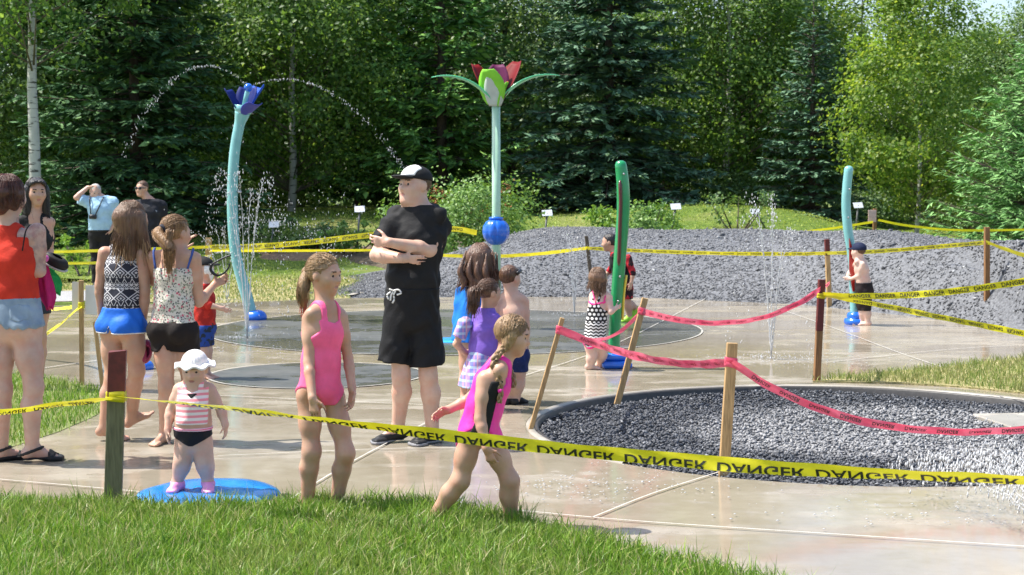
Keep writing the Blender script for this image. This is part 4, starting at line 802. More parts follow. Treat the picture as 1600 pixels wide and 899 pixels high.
def skinmat(name, col, tattoo=None):
    t = NT(name); v = t.coord(); c = t.ramp(t.noise(7, 4, v), [(.3, sc3(col, .80)), (.7, sc3(col, 1.15))])
    c = t.mix(t.ramp(t.noise(16, 3, v), [(.45, 0.), (.75, .6)]), c, (col[0] * 1.05, col[1] * .74, col[2] * .68))
    if tattoo:
        m = t.ramp(t.noise(26, 3, v), [(.40, .5), (.56, 0.)]); s = t.xyz(v); a = t.math('GREATER_THAN', s[0], tattoo[0]); b = t.math('GREATER_THAN', s[2], tattoo[1]); d = t.math('LESS_THAN', s[2], tattoo[2])
        m = t.math('MULTIPLY', t.math('MULTIPLY', m, a), t.math('MULTIPLY', b, d)); c = t.mix(m, c, t.ramp(t.noise(9, 2, v), [(.4, (.10, .12, .14)), (.6, (.30, .09, .09))]))
    t.bump(t.noise(160, 2, v), .12, .004); m = t.done(c, .46, .45); t.b.inputs['Subsurface Weight'].default_value = .04; t.b.inputs['Subsurface Radius'].default_value = (.012, .005, .003); t.b.inputs['Subsurface Scale'].default_value = 1; return m
skin_tan = skinmat('tanned_skin', (.50, .30, .205)); skin_fair = skinmat('fair_skin', (.60, .39, .29)); skin_mid = skinmat('skin', (.53, .32, .22)); skin_pale = skinmat('pale_skin', (.68, .47, .38))
def hairmat(name, a, b):
    t = NT(name); v = t.coord((1, 1, .12)); s = t.noise(95, 4, v); c = t.ramp(s, [(.3, a), (.7, b)]); c = t.mix(t.ramp(t.noise(11, 2, t.coord((1, 1, .4))), [(.4, 0.), (.7, .5)]), c, sc3(b, 1.15)); t.bump(s, .8, .012)
    m = t.done(c, .38, .45); t.b.inputs['Anisotropic'].default_value = .5; return m
h_brown = hairmat('brown_hair', (.045, .020, .010), (.13, .062, .03)); h_black = hairmat('black_hair', (.008, .007, .007), (.025, .02, .018)); h_blond = hairmat('dark_blond_hair', (.17, .10, .05), (.36, .23, .115)); h_red = hairmat('auburn_hair', (.035, .010, .006), (.09, .028, .014)); h_grey = hairmat('grey_hair', (.30, .29, .27), (.52, .50, .47)); h_ombre = None
def fabric(name, col, rough=.8, var=.12): return M(name, col, rough, var, 14, .25, 55, .25)
class Person:
    def __init__(s, label, base, build, skin, h=.007, hh=.22, group=None, z=0.0, k=1.0):
        s.fine = h < .0078; h = h * (1.5 if build in ('man', 'woman') else 1.4) if s.fine else h * 1.1
        s.B = gr(*base, z); s.root = empty('person', s.B, label, 'person', group); s.P = []; s.h = h; s.skin = skin; s.b = {a: (tuple(np.array(q) * k) if not np.isscalar(q) else q * k) for a, q in BUILD[build].items()}; s.hh = hh; s.paint = []
    def J(s, px, py, dy=0.0): return at(px, py, s.B[1] + dy) - s.B
    def add(s, tag_, kind, *a, k=.02, lst=None): (s.P if lst is None else lst).append((tag_, kind, a, k))
    def cone(s, tg, a, b, ra, rb, k=.02): s.add(tg, 'cone', np.array(a, float), np.array(b, float), ra, rb, k=k)
    def ell(s, tg, c, r, A=None, k=.02): s.add(tg, 'ell', np.array(c, float), np.array(r, float), np.eye(3) if A is None else A, k=k)
    def torso(s, neck, pelvis, yaw, pyaw=None, bend=0., bust=0, seat=.0, wide=1.0):
        b = s.b; pyaw = yaw if pyaw is None else pyaw; s.nk, s.pv = np.array(neck), np.array(pelvis); s.fw, s.rt = yawvec(yaw); s.pf, s.pr = yawvec(pyaw); L = np.linalg.norm(s.nk - s.pv); s.tl = L
        sp = lambda t_: s.pv + (s.nk - s.pv) * t_ + s.fw * bend * math.sin(math.pi * t_)
        s.sp = sp; pts = [(0., b['pel'], s.pr), (.33, b['wai'], (s.pr + s.rt) / 2), (.68, b['che'], s.rt), (.90, b['upp'], s.rt)]
        for (t0, w0, u0), (t1, w1, u1) in zip(pts[:-1], pts[1:]):
            u = nrm(u0 + u1); s.add('torso', 'econe', sp(t0), sp(t1), (w0[0] * wide, w0[1]), (w1[0] * wide, w1[1]), u, k=.035)
        s.cone('torso', sp(.90), sp(1.0), b['upp'][1] * .9, b['nk'] * 1.15, .04)
        for q in (-1, 1): s.cone('torso', sp(.97), sp(.915) + s.rt * q * b['upp'][0] * .95, b['nk'] * .8, b['sh'] * .72, .04)
        if seat:
            for q in (-1, 1): s.ell('torso', s.pv - s.pf * b['pel'][1] * .42 + s.pr * q * b['pel'][0] * .50 - (0, 0, .02), np.array((.58, .64, .62)) * b['pel'][0] * seat, k=.014)
        if bust:
            for q in (-1, 1): s.ell('torso', sp(.66) + s.fw * b['che'][1] * .72 + s.rt * q * b['che'][0] * .45, np.array((1, 1, 1.1)) * bust, k=.025)
    def shoulder(s, q, out=1.0, dz=0., df=0.): return s.sp(.885) + s.rt * q * (s.b['upp'][0] + s.b['sh'] * .55) * out + np.array((0, 0, dz)) + s.fw * df
    def arm(s, sh, el, wr, d=None, th=None, pn=None, curl=.35, hk=1.0, tg=''):
        b = s.b; sh, el, wr = map(np.array, (sh, el, wr)); s.cone('uarm' + tg, sh, sh + (el - sh) * .45, b['sh'], b['ua'], .03); s.cone('uarm' + tg, sh + (el - sh) * .4, el, b['ua'], b['el'], .02)
        m = el + (wr - el) * .28; s.cone('farm' + tg, el, m, b['el'], b['fa'], .012); s.cone('farm' + tg, m, wr, b['fa'], b['wr'], .012)
        if d is None: return
        d = nrm(d); th = np.array(th, float); lat = nrm(th - d * (th @ d)); nn = np.cross(d, lat); nn = nn * (1 if nn @ np.array(pn) > 0 else -1); L = b['hand'] * hk; r = .046 * L
        s.cone('hand' + tg, wr, wr + d * .12 * L, b['wr'] * .95, b['wr'] * .85, .012)
        for i, (o, ln, z) in enumerate(zip((.15, .05, -.05, -.145), (.40, .46, .42, .33), (.48, .50, .48, .44))):
            kn = wr + d * z * L + lat * o * L * 1.05 + nn * .01 * L; s.cone('hand' + tg, wr + d * .10 * L + lat * o * .55 * L, kn, r * 1.25, r * 1.2, .010)
            p = kn; a = curl * .55 + .08 * i * curl; seg = (.46, .31, .25)
            for j in range(3):
                dd = nrm(d * math.cos(a) + nn * math.sin(a) + lat * o * .35); q = p + dd * ln * L * seg[j]; s.cone('hand' + tg, p, q, r * (1.08 - .12 * j), r * (.98 - .13 * j), .003); p = q; a += curl * (.9 + .08 * i)
        t0 = wr + d * .10 * L + lat * .12 * L; t1 = t0 + nrm(d * .62 + lat * .72 + nn * .22) * .24 * L; t2 = t1 + nrm(d * .85 + lat * .32 + nn * (.25 + curl * .4)) * .17 * L; t3 = t2 + nrm(d * .9 + lat * .1 + nn * (.3 + curl * .6)) * .13 * L
        s.cone('hand' + tg, t0, t1, r * 1.6, r * 1.2, .010); s.cone('hand' + tg, t1, t2, r * 1.15, r * 1.05, .003); s.cone('hand' + tg, t2, t3, r * 1.02, r * .85, .003)
    def leg(s, hip, kn, an, toe, tg='', bare=True, lift=0., heel=None):
        b = s.b; hip, kn, an = map(np.array, (hip, kn, an)); s.cone('thigh' + tg, hip, hip + (kn - hip) * .5, b['th'], b['th'] * .80, .03); s.cone('thigh' + tg, hip + (kn - hip) * .45, kn, b['th'] * .82, b['kn'], .04)
        f, r = yawvec(toe); bk = nrm(np.array((0, 0, 1.)) * .0 - f); m = kn + (an - kn) * .30 + bk * b['cf'] * .20; s.cone('calf' + tg, kn, m, b['kn'] * .95, b['cf'], .045); s.cone('calf' + tg, m, an, b['cf'], b['an'], .035); s.cone('calf' + tg, kn, an, b['kn'] * .90, b['an'] * .95, .02)
        L = b['foot']; f = np.array((f[0], f[1], lift)); f = nrm(f); hl = an - f * .13 * L; hl[2] = max(.012, an[2] - b['an'] * 1.5) + b['an'] * .6 if heel is None else heel; z1 = .020 * L / .2
        bl = an + f * .50 * L; bl[2] = hl[2] - b['an'] * .25 + lift * .6 * L if lift else .085 * L
        s.cone('foot' + tg, an, hl, b['an'] * .95, b['an'] * .92, .02); s.cone('foot' + tg, an + f * .05 * L, bl, b['an'] * .85, .085 * L, .025); s.cone('foot' + tg, hl, bl, b['an'] * .7, .075 * L, .02)
        for i in range(5):
            o = (i - 2) * .068 * L; k0 = bl + r * o - f * (.03 + .015 * abs(i - 1)) * L; k1 = bl + r * o * 1.1 + f * (.19 - .028 * abs(i - 1)) * L; rr = (.056 if i == 0 else .042) * L; k1[2] = k1[2] if lift else rr; s.cone('foot' + tg, k0, k1, .055 * L, rr, .006)
    def head(s, c, yaw, pitch=0, roll=0, ear=True, brow=None, open_=False, male=False):
        H = s.hh; s.hc = c = np.array(c, float); f, r = yawvec(yaw); u = np.array((0, 0, 1.)); p = R(pitch); f, u = f * math.cos(p) + u * math.sin(p), u * math.cos(p) - f * math.sin(p); q = R(roll); r, u = r * math.cos(q) - u * math.sin(q), u * math.cos(q) + r * math.sin(q)
        s.hA = A = np.stack([r, f, u]); T = s.hT = lambda x, y, z: c + (r * x + f * y + u * z) * H; e = lambda x, y, z, rx, ry, rz, k=.03: s.ell('head', T(x, y, z), np.array((rx, ry, rz)) * H, A, k * H / .23)
        e(0, -.05, .12, .325, .405, .37); e(0, .10, -.13, .262, .275, .355, .05); e(0, .245, -.40, .10, .085, .075, .04)
        if male: e(0, .10, -.34, .22, .18, .11, .05); e(0, .25, -.42, .13, .09, .06, .03)
        for k in (-1, 1):
            e(.15 * k, .235, -.11, .105, .10, .10, .04); 
        s.cone('head', T(-.15, .325, .095), T(.15, .325, .095), .045 * H, .045 * H, .02)
        for k in (-1, 1): s.add('head', 'cut', T(.14 * k, .43, .015), np.array((.095, .10, .062)) * H, A, k=.014)
        for k in (-1, 1):
            s.cone('head', T(.075 * k, .360, .040), T(.20 * k, .305, .036), .020 * H, .020 * H, .006); s.cone('head', T(.085 * k, .350, -.030), T(.19 * k, .305, -.026), .018 * H, .018 * H, .006); s.add('head', 'cut', T(.035 * k, .395, -.155), np.array((.016, .03, .014)) * H, A, k=.004)
        s.cone('head', T(0, .335, .06), T(0, .425, -.115), .030 * H, .052 * H, .012); s.cone('head', T(-.045, .385, -.125), T(.045, .385, -.125), .036 * H, .036 * H, .010)
        s.cone('head', T(-.075, .335, -.235), T(.075, .335, -.235), .028 * H, .028 * H, .010); s.cone('head', T(-.06, .335, -.285), T(.06, .335, -.285), .032 * H, .032 * H, .010)
        s.add('head', 'cut', T(0, .40, -.258), np.array((.10, .05, .010 if not open_ else .018)) * H, A, k=.006)
        if ear:
            for k in (-1, 1): s.ell('head', T(.345 * k, -.03, -.01), np.array((.045, .09, .135)) * H, A, .012)
        s.paint.append((1, T(0, .37, -.26), np.array((.085, .10, .042)) * H, A))
        for k in (-1, 1): s.paint.append((2, T(.145 * k, .37, .115), np.array((.085, .09, .017)) * H, A))
        if hasattr(s, 'nk'): s.cone('neck', T(0, -.10, -.22), s.nk - (0, 0, .02), s.b['nk'] * .92, s.b['nk'] * 1.08, .03); s.cone('neck', T(0, -.02, -.20), s.sp(.93), s.b['nk'] * .9, s.b['nk'], .03)
        s.eyes = [(T(.138 * k, .308, .012)) for k in (-1, 1)]; s.browm = brow
    # field evaluation
    def grid(s):
        pts = []
        for tg, kind, a, k in s.P:
            if kind in ('cone', 'flat'): pts += [a[0] - max(a[2], a[3]), a[0] + max(a[2], a[3]), a[1] - max(a[2], a[3]), a[1] + max(a[2], a[3])]
            elif kind == 'econe': w = max(*a[2], *a[3]); pts += [a[0] - w, a[0] + w, a[1] - w, a[1] + w]
            elif kind == 'ell': w = max(a[1]); pts += [a[0] - w, a[0] + w]
        pts = np.array(pts); s.lo = pts.min(0) - .07; hi = pts.max(0) + .07; s.ax = []
        for i in range(3):
            if s.fine and hasattr(s, 'hc'):    # finer cells through the head
                a, b = s.hc[i] - .50 * s.hh, s.hc[i] + .56 * s.hh; f = s.h * .60; q = [np.arange(s.lo[i], a, s.h), np.arange(a, b, f), np.arange(b + s.h * .4, hi[i] + s.h, s.h)]; s.ax.append(np.concatenate(q))
            else: s.ax.append(np.arange(s.lo[i], hi[i] + s.h, s.h))
        s.n = np.array([len(q) for q in s.ax])
    def field(s, prims, inf=0.):
        v = np.full(s.n, 1., np.float32)
        for tg, kind, a, k in prims:
            if kind in ('cone', 'flat'): r = max(a[2], a[3]); lo, hi = np.minimum(a[0], a[1]) - r, np.maximum(a[0], a[1]) + r
            elif kind == 'econe': r = max(*a[2], *a[3]); lo, hi = np.minimum(a[0], a[1]) - r, np.maximum(a[0], a[1]) + r
            else: r = max(a[1]); lo, hi = a[0] - r, a[0] + r
            m = inf + k + 2 * s.h + .012; i0 = np.array([np.searchsorted(s.ax[q], lo[q] - m) for q in range(3)]); i1 = np.array([np.searchsorted(s.ax[q], hi[q] + m) for q in range(3)])
            if (i1 <= i0).any(): continue
            sl = tuple(slice(x, y) for x, y in zip(i0, i1)); X, Y, Z = np.meshgrid(*[s.ax[i][sl[i]].astype(np.float32) for i in range(3)], indexing='ij', sparse=True)
            if kind in ('cone', 'flat'):
                ba = a[1] - a[0]; L2 = ba @ ba + 1e-9; dx, dy, dz = X - a[0][0], Y - a[0][1], Z - a[0][2]; t0 = (dx * ba[0] + dy * ba[1] + dz * ba[2]) / L2; t_ = np.clip(t0, 0, 1)
                d = np.sqrt((dx - t_ * ba[0]) ** 2 + (dy - t_ * ba[1]) ** 2 + (dz - t_ * ba[2]) ** 2) - (a[2] + (a[3] - a[2]) * t_) - inf
                if kind == 'flat':
                    L = math.sqrt(L2); d = np.maximum(d, np.maximum(-t0, t0 - 1) * L)
            elif kind == 'econe':
                ba = a[1] - a[0]; L = np.linalg.norm(ba); n_ = ba / L; u = a[4] - n_ * (a[4] @ n_); u = u / np.linalg.norm(u); w = np.cross(n_, u); dx, dy, dz = X - a[0][0], Y - a[0][1], Z - a[0][2]; t0 = (dx * n_[0] + dy * n_[1] + dz * n_[2]); t_ = np.clip(t0 / L, 0, 1); e = t0 - t_ * L
                wu = a[2][0] + (a[3][0] - a[2][0]) * t_ + inf; ww = a[2][1] + (a[3][1] - a[2][1]) * t_ + inf; mn = np.minimum(wu, ww)
                q = np.sqrt(((dx * u[0] + dy * u[1] + dz * u[2]) / wu) ** 2 + ((dx * w[0] + dy * w[1] + dz * w[2]) / ww) ** 2 + (e / mn) ** 2); d = (q - 1) * mn
            else:
                A = a[2]; dx, dy, dz = X - a[0][0], Y - a[0][1], Z - a[0][2]; rr = a[1] + (inf if kind == 'ell' else 0); q = [(dx * A[i][0] + dy * A[i][1] + dz * A[i][2]) / rr[i] for i in range(3)]; k0 = np.sqrt(q[0] ** 2 + q[1] ** 2 + q[2] ** 2); k1 = np.sqrt((q[0] / rr[0]) ** 2 + (q[1] / rr[1]) ** 2 + (q[2] / rr[2]) ** 2) + 1e-6; d = k0 * (k0 - 1) / k1
            c = v[sl]
            if kind == 'cut':
                d = -d; hh = np.clip(.5 - .5 * (d - c) / k, 0, 1) if False else np.clip(.5 + .5 * (d - c) / k, 0, 1); v[sl] = c * (1 - hh) + d * hh + k * hh * (1 - hh)
            else:
                hh = np.clip(.5 + .5 * (c - d) / k, 0, 1); v[sl] = c * (1 - hh) + d * hh - k * hh * (1 - hh)
        return v
    def coords(s):
        X, Y, Z = np.meshgrid(*[q.astype(np.float32) for q in s.ax], indexing='ij', sparse=True)
        ax = s.nk - s.pv; t_ = np.clip((Z - s.pv[2]) / (ax[2] if abs(ax[2]) > .05 else .05), -.3, 1.2); dx, dy = X - s.pv[0] - ax[0] * t_, Y - s.pv[1] - ax[1] * t_
        return X, Y, Z, dx * s.rt[0] + dy * s.rt[1], dx * s.fw[0] + dy * s.fw[1]
    def mesh(s, v, name, mats, paint=None):
        v = v.copy(); v[0], v[-1] = 1, 1; v[:, 0] = 1; v[:, -1] = 1; v[:, :, 0] = 1; v[:, :, -1] = 1
        V, Q = surface_nets(v, s.lo, s.h, s.ax)
        if not len(Q): return None
        me = npmesh(name, V, Q); o = link(name, me, mats, s.root)
        if paint:
            C = V[Q].mean(1); mi = np.zeros(len(Q), np.int32)
            for m, c, r, A in paint:
                q = ((C - c) @ A.T) / r; mi[(q ** 2).sum(1) < 1] = m
            if len(me.polygons) == len(mi): me.polygons.foreach_set('material_index', mi)
        return o
    def body(s, cutfeet=False):
        s.grid(); v = s.field([p for p in s.P if p[0][0] != '_']); s.v = v; br = s.browm or M('brow', (.12, .07, .04), .7, 0)
        s.mesh(v, 'body', [s.skin, lip_m, br], s.paint)
        if s.paint:
            for e in s.eyes:
                r = .056 * s.hh; f = s.hA[1]; bm = bmesh.new(); bmesh.ops.create_uvsphere(bm, u_segments=12, v_segments=8, radius=r, matrix=Matrix.Translation(e))
                for fa in bm.faces: fa.material_index = 1 if (np.array(fa.calc_center_median()) - e) @ f > r * .55 else 0
                bmobj('eye', bm, [eye_w, eye_d], s.root)
    def cloth(s, name, mat, tags, inf, region=None, extra=None, minus=None, mi=.002, wr=.0025):
        pr = [p for p in s.P if any(p[0].startswith(t_) for t_ in tags)]
        if extra: pr = pr + extra
        v = s.field(pr, inf)
        if wr:
            X, Y, Z = np.meshgrid(*[q.astype(np.float32) for q in s.ax], indexing='ij', sparse=True)
            v = v + wr * (np.sin(Z * 38 + 9 * X + 2.2 * np.sin(X * 23 + Y * 31)) + .7 * np.sin(X * 47 - Z * 29 + 2 * np.sin(Z * 19 + Y * 27)) + .5 * np.sin(Y * 61 + Z * 47 + 1.5 * np.sin(X * 40)))
        if region is not None: v = np.maximum(v, region(*s.coords()))
        if minus: v = np.maximum(v, -s.field([p for p in s.P if any(p[0].startswith(t_) for t_ in minus)], mi))
        return s.mesh(v, name, mat)
    def hair(s, mat, cover=.045, front=.10, line=.10, extra=(), low=-.30, ridge=.0011, name='hair', side=.33):
        """scalp hair: the skull grown outwards, open over the face; extra cones are locks"""
        H = s.hh; T = s.hT; A = s.hA; pr = [('h', 'ell', (T(0, -.07, .13), np.array((.335 + cover, .405 + cover, .375 + cover)) * H, A), .02)] + [('h', 'cone', (np.array(a, float), np.array(b, float), ra, rb), .022) for a, b, ra, rb in extra]
        v = s.field(pr); X, Y, Z = np.meshgrid(*[q.astype(np.float32) for q in s.ax], indexing='ij', sparse=True); d = [((X - s.hc[0]) * A[i][0] + (Y - s.hc[1]) * A[i][1] + (Z - s.hc[2]) * A[i][2]) / H for i in range(3)]
        face = np.maximum(front - d[1] - .0 * d[2], d[2] - (line + .20) + .55 * np.maximum(0, abs(d[0]) - .16))   # negative inside the open face wedge
        face = np.maximum(front - d[1], d[2] - (.30 + line - .8 * np.maximum(0, abs(d[0]) - .12)))
        v = np.maximum(v, -face * H); v = np.maximum(v, np.where(d[1] > -.05, (-low * .0 - .02 - d[2] - .0) * H, -1)) if low is None else v
        th = np.arctan2(d[0], d[1] - .05); v = v + ridge * np.sin(64 * th + 3 * np.sin(d[2] * 9)) + ridge * .7 * np.sin(117 * th - 5 * d[2])
        return s.mesh(v, name, mat)
    def wisps(s, mat, starts, ends, bulge, n=70, r=.0028, jit=.012, name='hair_strands'):
        paths = []
        for _ in range(n):
            f = rng.uniform(); a = starts[0] + (starts[1] - starts[0]) * f + rng.normal(0, jit, 3); b = ends[0] + (ends[1] - ends[0]) * f + rng.normal(0, jit, 3) * (1.4, 1.4, 2.2); m = (a + b) / 2 + np.array(bulge) + rng.normal(0, jit * .7, 3)
            P = smooth_path([a, a * .45 + m * .55 + (b - a) * .02, m * .5 + b * .5, b], 3); paths.append((P, np.linspace(r, r * .3, len(P)) * rng.uniform(.7, 1.3)))
        return tube(name, paths, mat, s.root, 5)
    def scalp(s, mat, target=None, n=160, r=.0015, drop=None, front=52, grow=.05, spread=1.0, name='hair_strands'):
        """fine strands laid over the skull: gathered at target (a tie), or falling loose to drop metres below the ears"""
        H = s.hh; A = s.hA; ra = (np.array((.335, .405, .375)) + grow) * H; c = s.hT(0, -.07, .13); paths = []
        for _ in range(n):
            if target is not None:
                v0 = nrm(rng.normal(0, 1, 3)); v0[1] = abs(v0[1]) * rng.uniform(-.3, 1); v0[2] = abs(v0[2]) * .95 + .02
                if v0[1] > .5 and v0[2] < .5: v0[2] = .55
                v0 = nrm(v0); tl = ((np.array(target) - c) @ A.T) / ra; v1 = nrm(tl + rng.normal(0, .07, 3)); ts = np.linspace(0, 1, 7)[:, None]; q = v0 * (1 - ts) + v1 * ts; q /= np.linalg.norm(q, axis=1)[:, None]; q = q * ra * (1.0 + rng.uniform(-.01, .022)); P = c + q @ A
            else:
                a = R(rng.uniform(front, 360 - front)); top = nrm(np.array((math.sin(a) * .3, math.cos(a) * .3 - .1, 1))); eq = np.array((math.sin(a), math.cos(a), -.15)); ts = np.linspace(0, 1, 5)[:, None]; q = top * (1 - ts) + nrm(eq) * ts; q /= np.linalg.norm(q, axis=1)[:, None]; P = c + (q * ra * (1.0 + rng.uniform(-.01, .03))) @ A
                e = P[-1].copy(); L = drop * rng.uniform(.75, 1.08); o = (P[-1] - c) * .12 * spread; sw = rng.normal(0, .012, 2)
                P = np.concatenate([P, [e + o * .5 - (0, 0, L * .33), e + o * .7 + (sw[0], sw[1], -L * .68), e + o * .35 + (sw[0] * 1.6, sw[1] * 1.6, -L)]])
            P = smooth_path(P, 1); paths.append((P, r * np.linspace(1, .45, len(P)) * rng.uniform(.7, 1.4)))
        return tube(name, paths, mat, s.root, 4)
    def strands(s, mat, path, radii, n=90, r=.0013, name='hair_strands'):
        P = smooth_path(path, 3); m = len(P); R_ = np.interp(np.linspace(0, 1, m), np.linspace(0, 1, len(radii)), radii); out = []
        for _ in range(n):
            a = rng.uniform(0, 6.28); k = rng.uniform(.75, 1.12); o = np.array((math.cos(a), math.sin(a) * .8, math.sin(a) * .6)); e = int(m * rng.uniform(.72, 1)); Q = P[:e] + o * (R_[:e, None] * k) + np.cumsum(rng.normal(0, .0012, (e, 3)), 0); out.append((Q, r * np.linspace(1, .5, e) * rng.uniform(.7, 1.5)))
        return tube(name, out, mat, s.root, 4)
    def braid(s, mat, pts, r):
        P = smooth_path(pts, 12); n = len(P); L = np.r_[0, np.cumsum(np.linalg.norm(np.diff(P, axis=0), axis=1))]; paths = []
        for k in range(3):
            ph = L / (r * 2.9) * math.pi / 1.5 + k * 2 * math.pi / 3; rr = r * np.linspace(1, .6, n); Q = P + np.stack([np.cos(ph) * rr, np.sin(2 * ph) * rr * .5, 0 * ph], -1); paths.append((Q, rr * .78))
        return tube('braid', paths, mat, s.root, 8)
def rmin(*a):
    r = a[0]
    for q in a[1:]: r = np.minimum(r, q)
    return r
def rmax(*a):
    r = a[0]
    for q in a[1:]: r = np.maximum(r, q)
    return r
def pattern(name, kind, cols, sc_=1.):
    t = NT(name); s = t.xyz(); fr = lambda q, k, o=0.: t.math('FRACT', t.math('MULTIPLY_ADD', q, k, o + 50.)); tri = lambda q, k, o=0.: t.math('ABSOLUTE', t.math('SUBTRACT', fr(q, k, o), .5)); step = lambda q, e: t.math('GREATER_THAN', q, e)
    if kind == 'tribal':
        d1 = t.math('ADD', tri(s[0], 10), tri(s[2], 12)); ring = t.ramp(d1, [(0, 1.), (.10, 0.), (.22, 1.), (.32, 0.), (.45, 1.), (.55, 0.), (.8, 0.)], 'CONSTANT'); zz = t.ramp(t.math('ADD', fr(s[2], 40), t.math('MULTIPLY', tri(s[0], 34), 1.2)), [(0, 0.), (.4, 1.), (.62, 0.), (.95, 1.)], 'CONSTANT')
        zig = t.ramp(t.math('ADD', fr(s[2], 22), t.math('MULTIPLY', tri(s[0], 20), 2.)), [(0, 1.), (.3, 0.), (.8, 1.), (1, 0.)], 'CONSTANT')
        band = fr(s[2], 6, .35); m = t.mix(step(band, .45), ring, t.mix(step(band, .72), zz, zig)); c = t.mix(m, cols[0], cols[1])
    elif kind == 'floral':
        v = t.coord(); n1 = t.vor(34, v); n2 = t.vor(58, t.coord((1.1, .9, 1.05))); c = t.mix(t.ramp(n2, [(.0, 1.), (.36, 0.)], 'CONSTANT'), cols[0], cols[1]); c = t.mix(t.ramp(n1, [(.0, 1.), (.27, 0.)], 'CONSTANT'), c, cols[2]); c = t.mix(t.ramp(t.noise(55, 2, v), [(.58, 0.), (.60, 1.)]), c, cols[3])
    elif kind == 'dots':
        a = t.math('SUBTRACT', fr(s[0], 26), .5); row = t.math('MULTIPLY', step(fr(s[2], 13), .5), .5); a = t.math('SUBTRACT', t.math('FRACT', t.math('ADD', fr(s[0], 26), row)), .5); b = t.math('SUBTRACT', fr(s[2], 26), .5); d = t.math('SQRT', t.math('ADD', t.math('MULTIPLY', a, a), t.math('MULTIPLY', b, b))); c1 = t.mix(t.math('LESS_THAN', d, .33), cols[0], cols[1])
        zz = t.math('ADD', fr(s[2], 34), t.math('MULTIPLY', tri(s[0], 22), .9)); c2 = t.mix(step(t.math('FRACT', zz), .5), cols[0], cols[1]); c = t.mix(step(s[2], sc_), c2, c1)
    elif kind == 'stripe':
        c = t.mix(t.ramp(fr(s[2], sc_), [(.42, 0.), (.52, 1.)]), cols[0], cols[1])
    elif kind == 'plaid':
        a = step(fr(s[0], 24), .62); b = step(fr(s[2], 20), .62); c = t.mix(t.math('MULTIPLY', a, .7), cols[0], cols[1]); c = t.mix(t.math('MULTIPLY', b, .6), c, cols[2]); c = t.mix(t.math('MULTIPLY', step(tri(s[0], 12, .3), .42), .8), c, cols[3])
    elif kind == 'blotch':
        c = t.ramp(t.noise(sc_, 3), [(i / (len(cols) - 1) * .4 + .3, q) for i, q in enumerate(cols)], 'CONSTANT')
    t.bump(t.noise(60, 3), .2); return t.done(c, .75, .25)
# ---------------------------------------------------------------- the people
black_f = fabric('black_cloth', (.012, .012, .013), .75, .2); black_shorts = fabric('black_shorts_cloth', (.009, .009, .010), .7, .2); sole_m = fabric('black_rubber', (.02, .02, .021), .55)
V3 = lambda *a: np.array(a, float)
def fbox(name, parent, size, c, mat, bev=.01, rot=None):
    bm = bmesh.new(); boxbm(bm, size, Matrix.Translation(c) @ (rot or Matrix()), bev); return bmobj(name, bm, mat, parent)
def sleeve(p, tg, sh, el, t_, r0, r1):
    p.ell(tg, sh, V3(r0, r0, r0) * .97, k=.03); p.add(tg, 'flat', sh, sh + (el - sh) * t_, r0 * .97, r1, k=.03)
def shoes(p, mat, tags=('foota', 'footb'), inf=.007, top=.075, name='shoe'):
    for tg in tags: p.cloth(name, mat, (tg,), inf, lambda x, y, z, c, f: rmax(z - top, -.001 - z))

# 1. man in black, arms crossed
p = Person('man in a black t-shirt and long black shorts with folded arms and a cap', (645, 692), 'man', skin_fair, .0068, .25)
J = p.J
p.torso(J(653, 322), J(642, 494), 203, 196, .01, seat=.6, wide=1.02)
shA, shB = J(614, 351, -.02), J(687, 352, .02)
p.arm(shA, J(588, 399, -.09), J(630, 404, -.22), (1, .02, -.12), (0, -.2, 1), (0, 1, 0), .25, .85, tg='a')
p.arm(shB, J(672, 391, -.12), J(608, 379, -.262), (-1, .35, .05), (0, -.2, 1), (0, 1, -.2), .55, tg='b')
p.leg(J(624, 505, 0), J(627, 588, -.02), J(622, 668, .04), 238, 'a'); p.leg(J(664, 505, 0), J(669, 588, -.02), J(676, 676, 0), 222, 'b')
p.head(J(648, 291), 226, 6, 0, male=True, brow=h_brown)
hemA, hemB = J(617, 566), J(668, 571)
for tg, hp, hm, r1 in (('_sa', J(629, 470), hemA, .100), ('_sb', J(660, 470), hemB, .104)): p.add(tg, 'flat', hp, hm, .090, r1, k=.012)
for tg, sh, el in (('_la', shA, J(588, 399, -.09)), ('_lb', shB, J(672, 391, -.12))): sleeve(p, tg, sh, el, .56, .066, .068)
p.body()
zw = J(642, 458)[2]; zn = J(653, 327)[2]
p.cloth('tshirt', black_f, ('torso', '_l'), .010, lambda x, y, z, c, f: rmax(zw - .01 - z + 0 * x, z - (zn + .028) - .3 * np.maximum(0, -f), .058 - np.sqrt(c * c + (f * .8) ** 2 + 0 * z) - 40 * np.maximum(0, zn - .03 - z)), wr=.0038)
zt = J(642, 449)[2]; fold = .004
wr_ = lambda x, y, z: .005 * np.sin(x * 60 + 3 * np.sin(z * 9)) * np.cos(y * 45 + z * 5)
p.cloth('shorts', black_shorts, ('torso', '_s'), .016, lambda x, y, z, c, f: rmax(z - zt + 0 * x, -.5 + 0 * x), wr=.003)
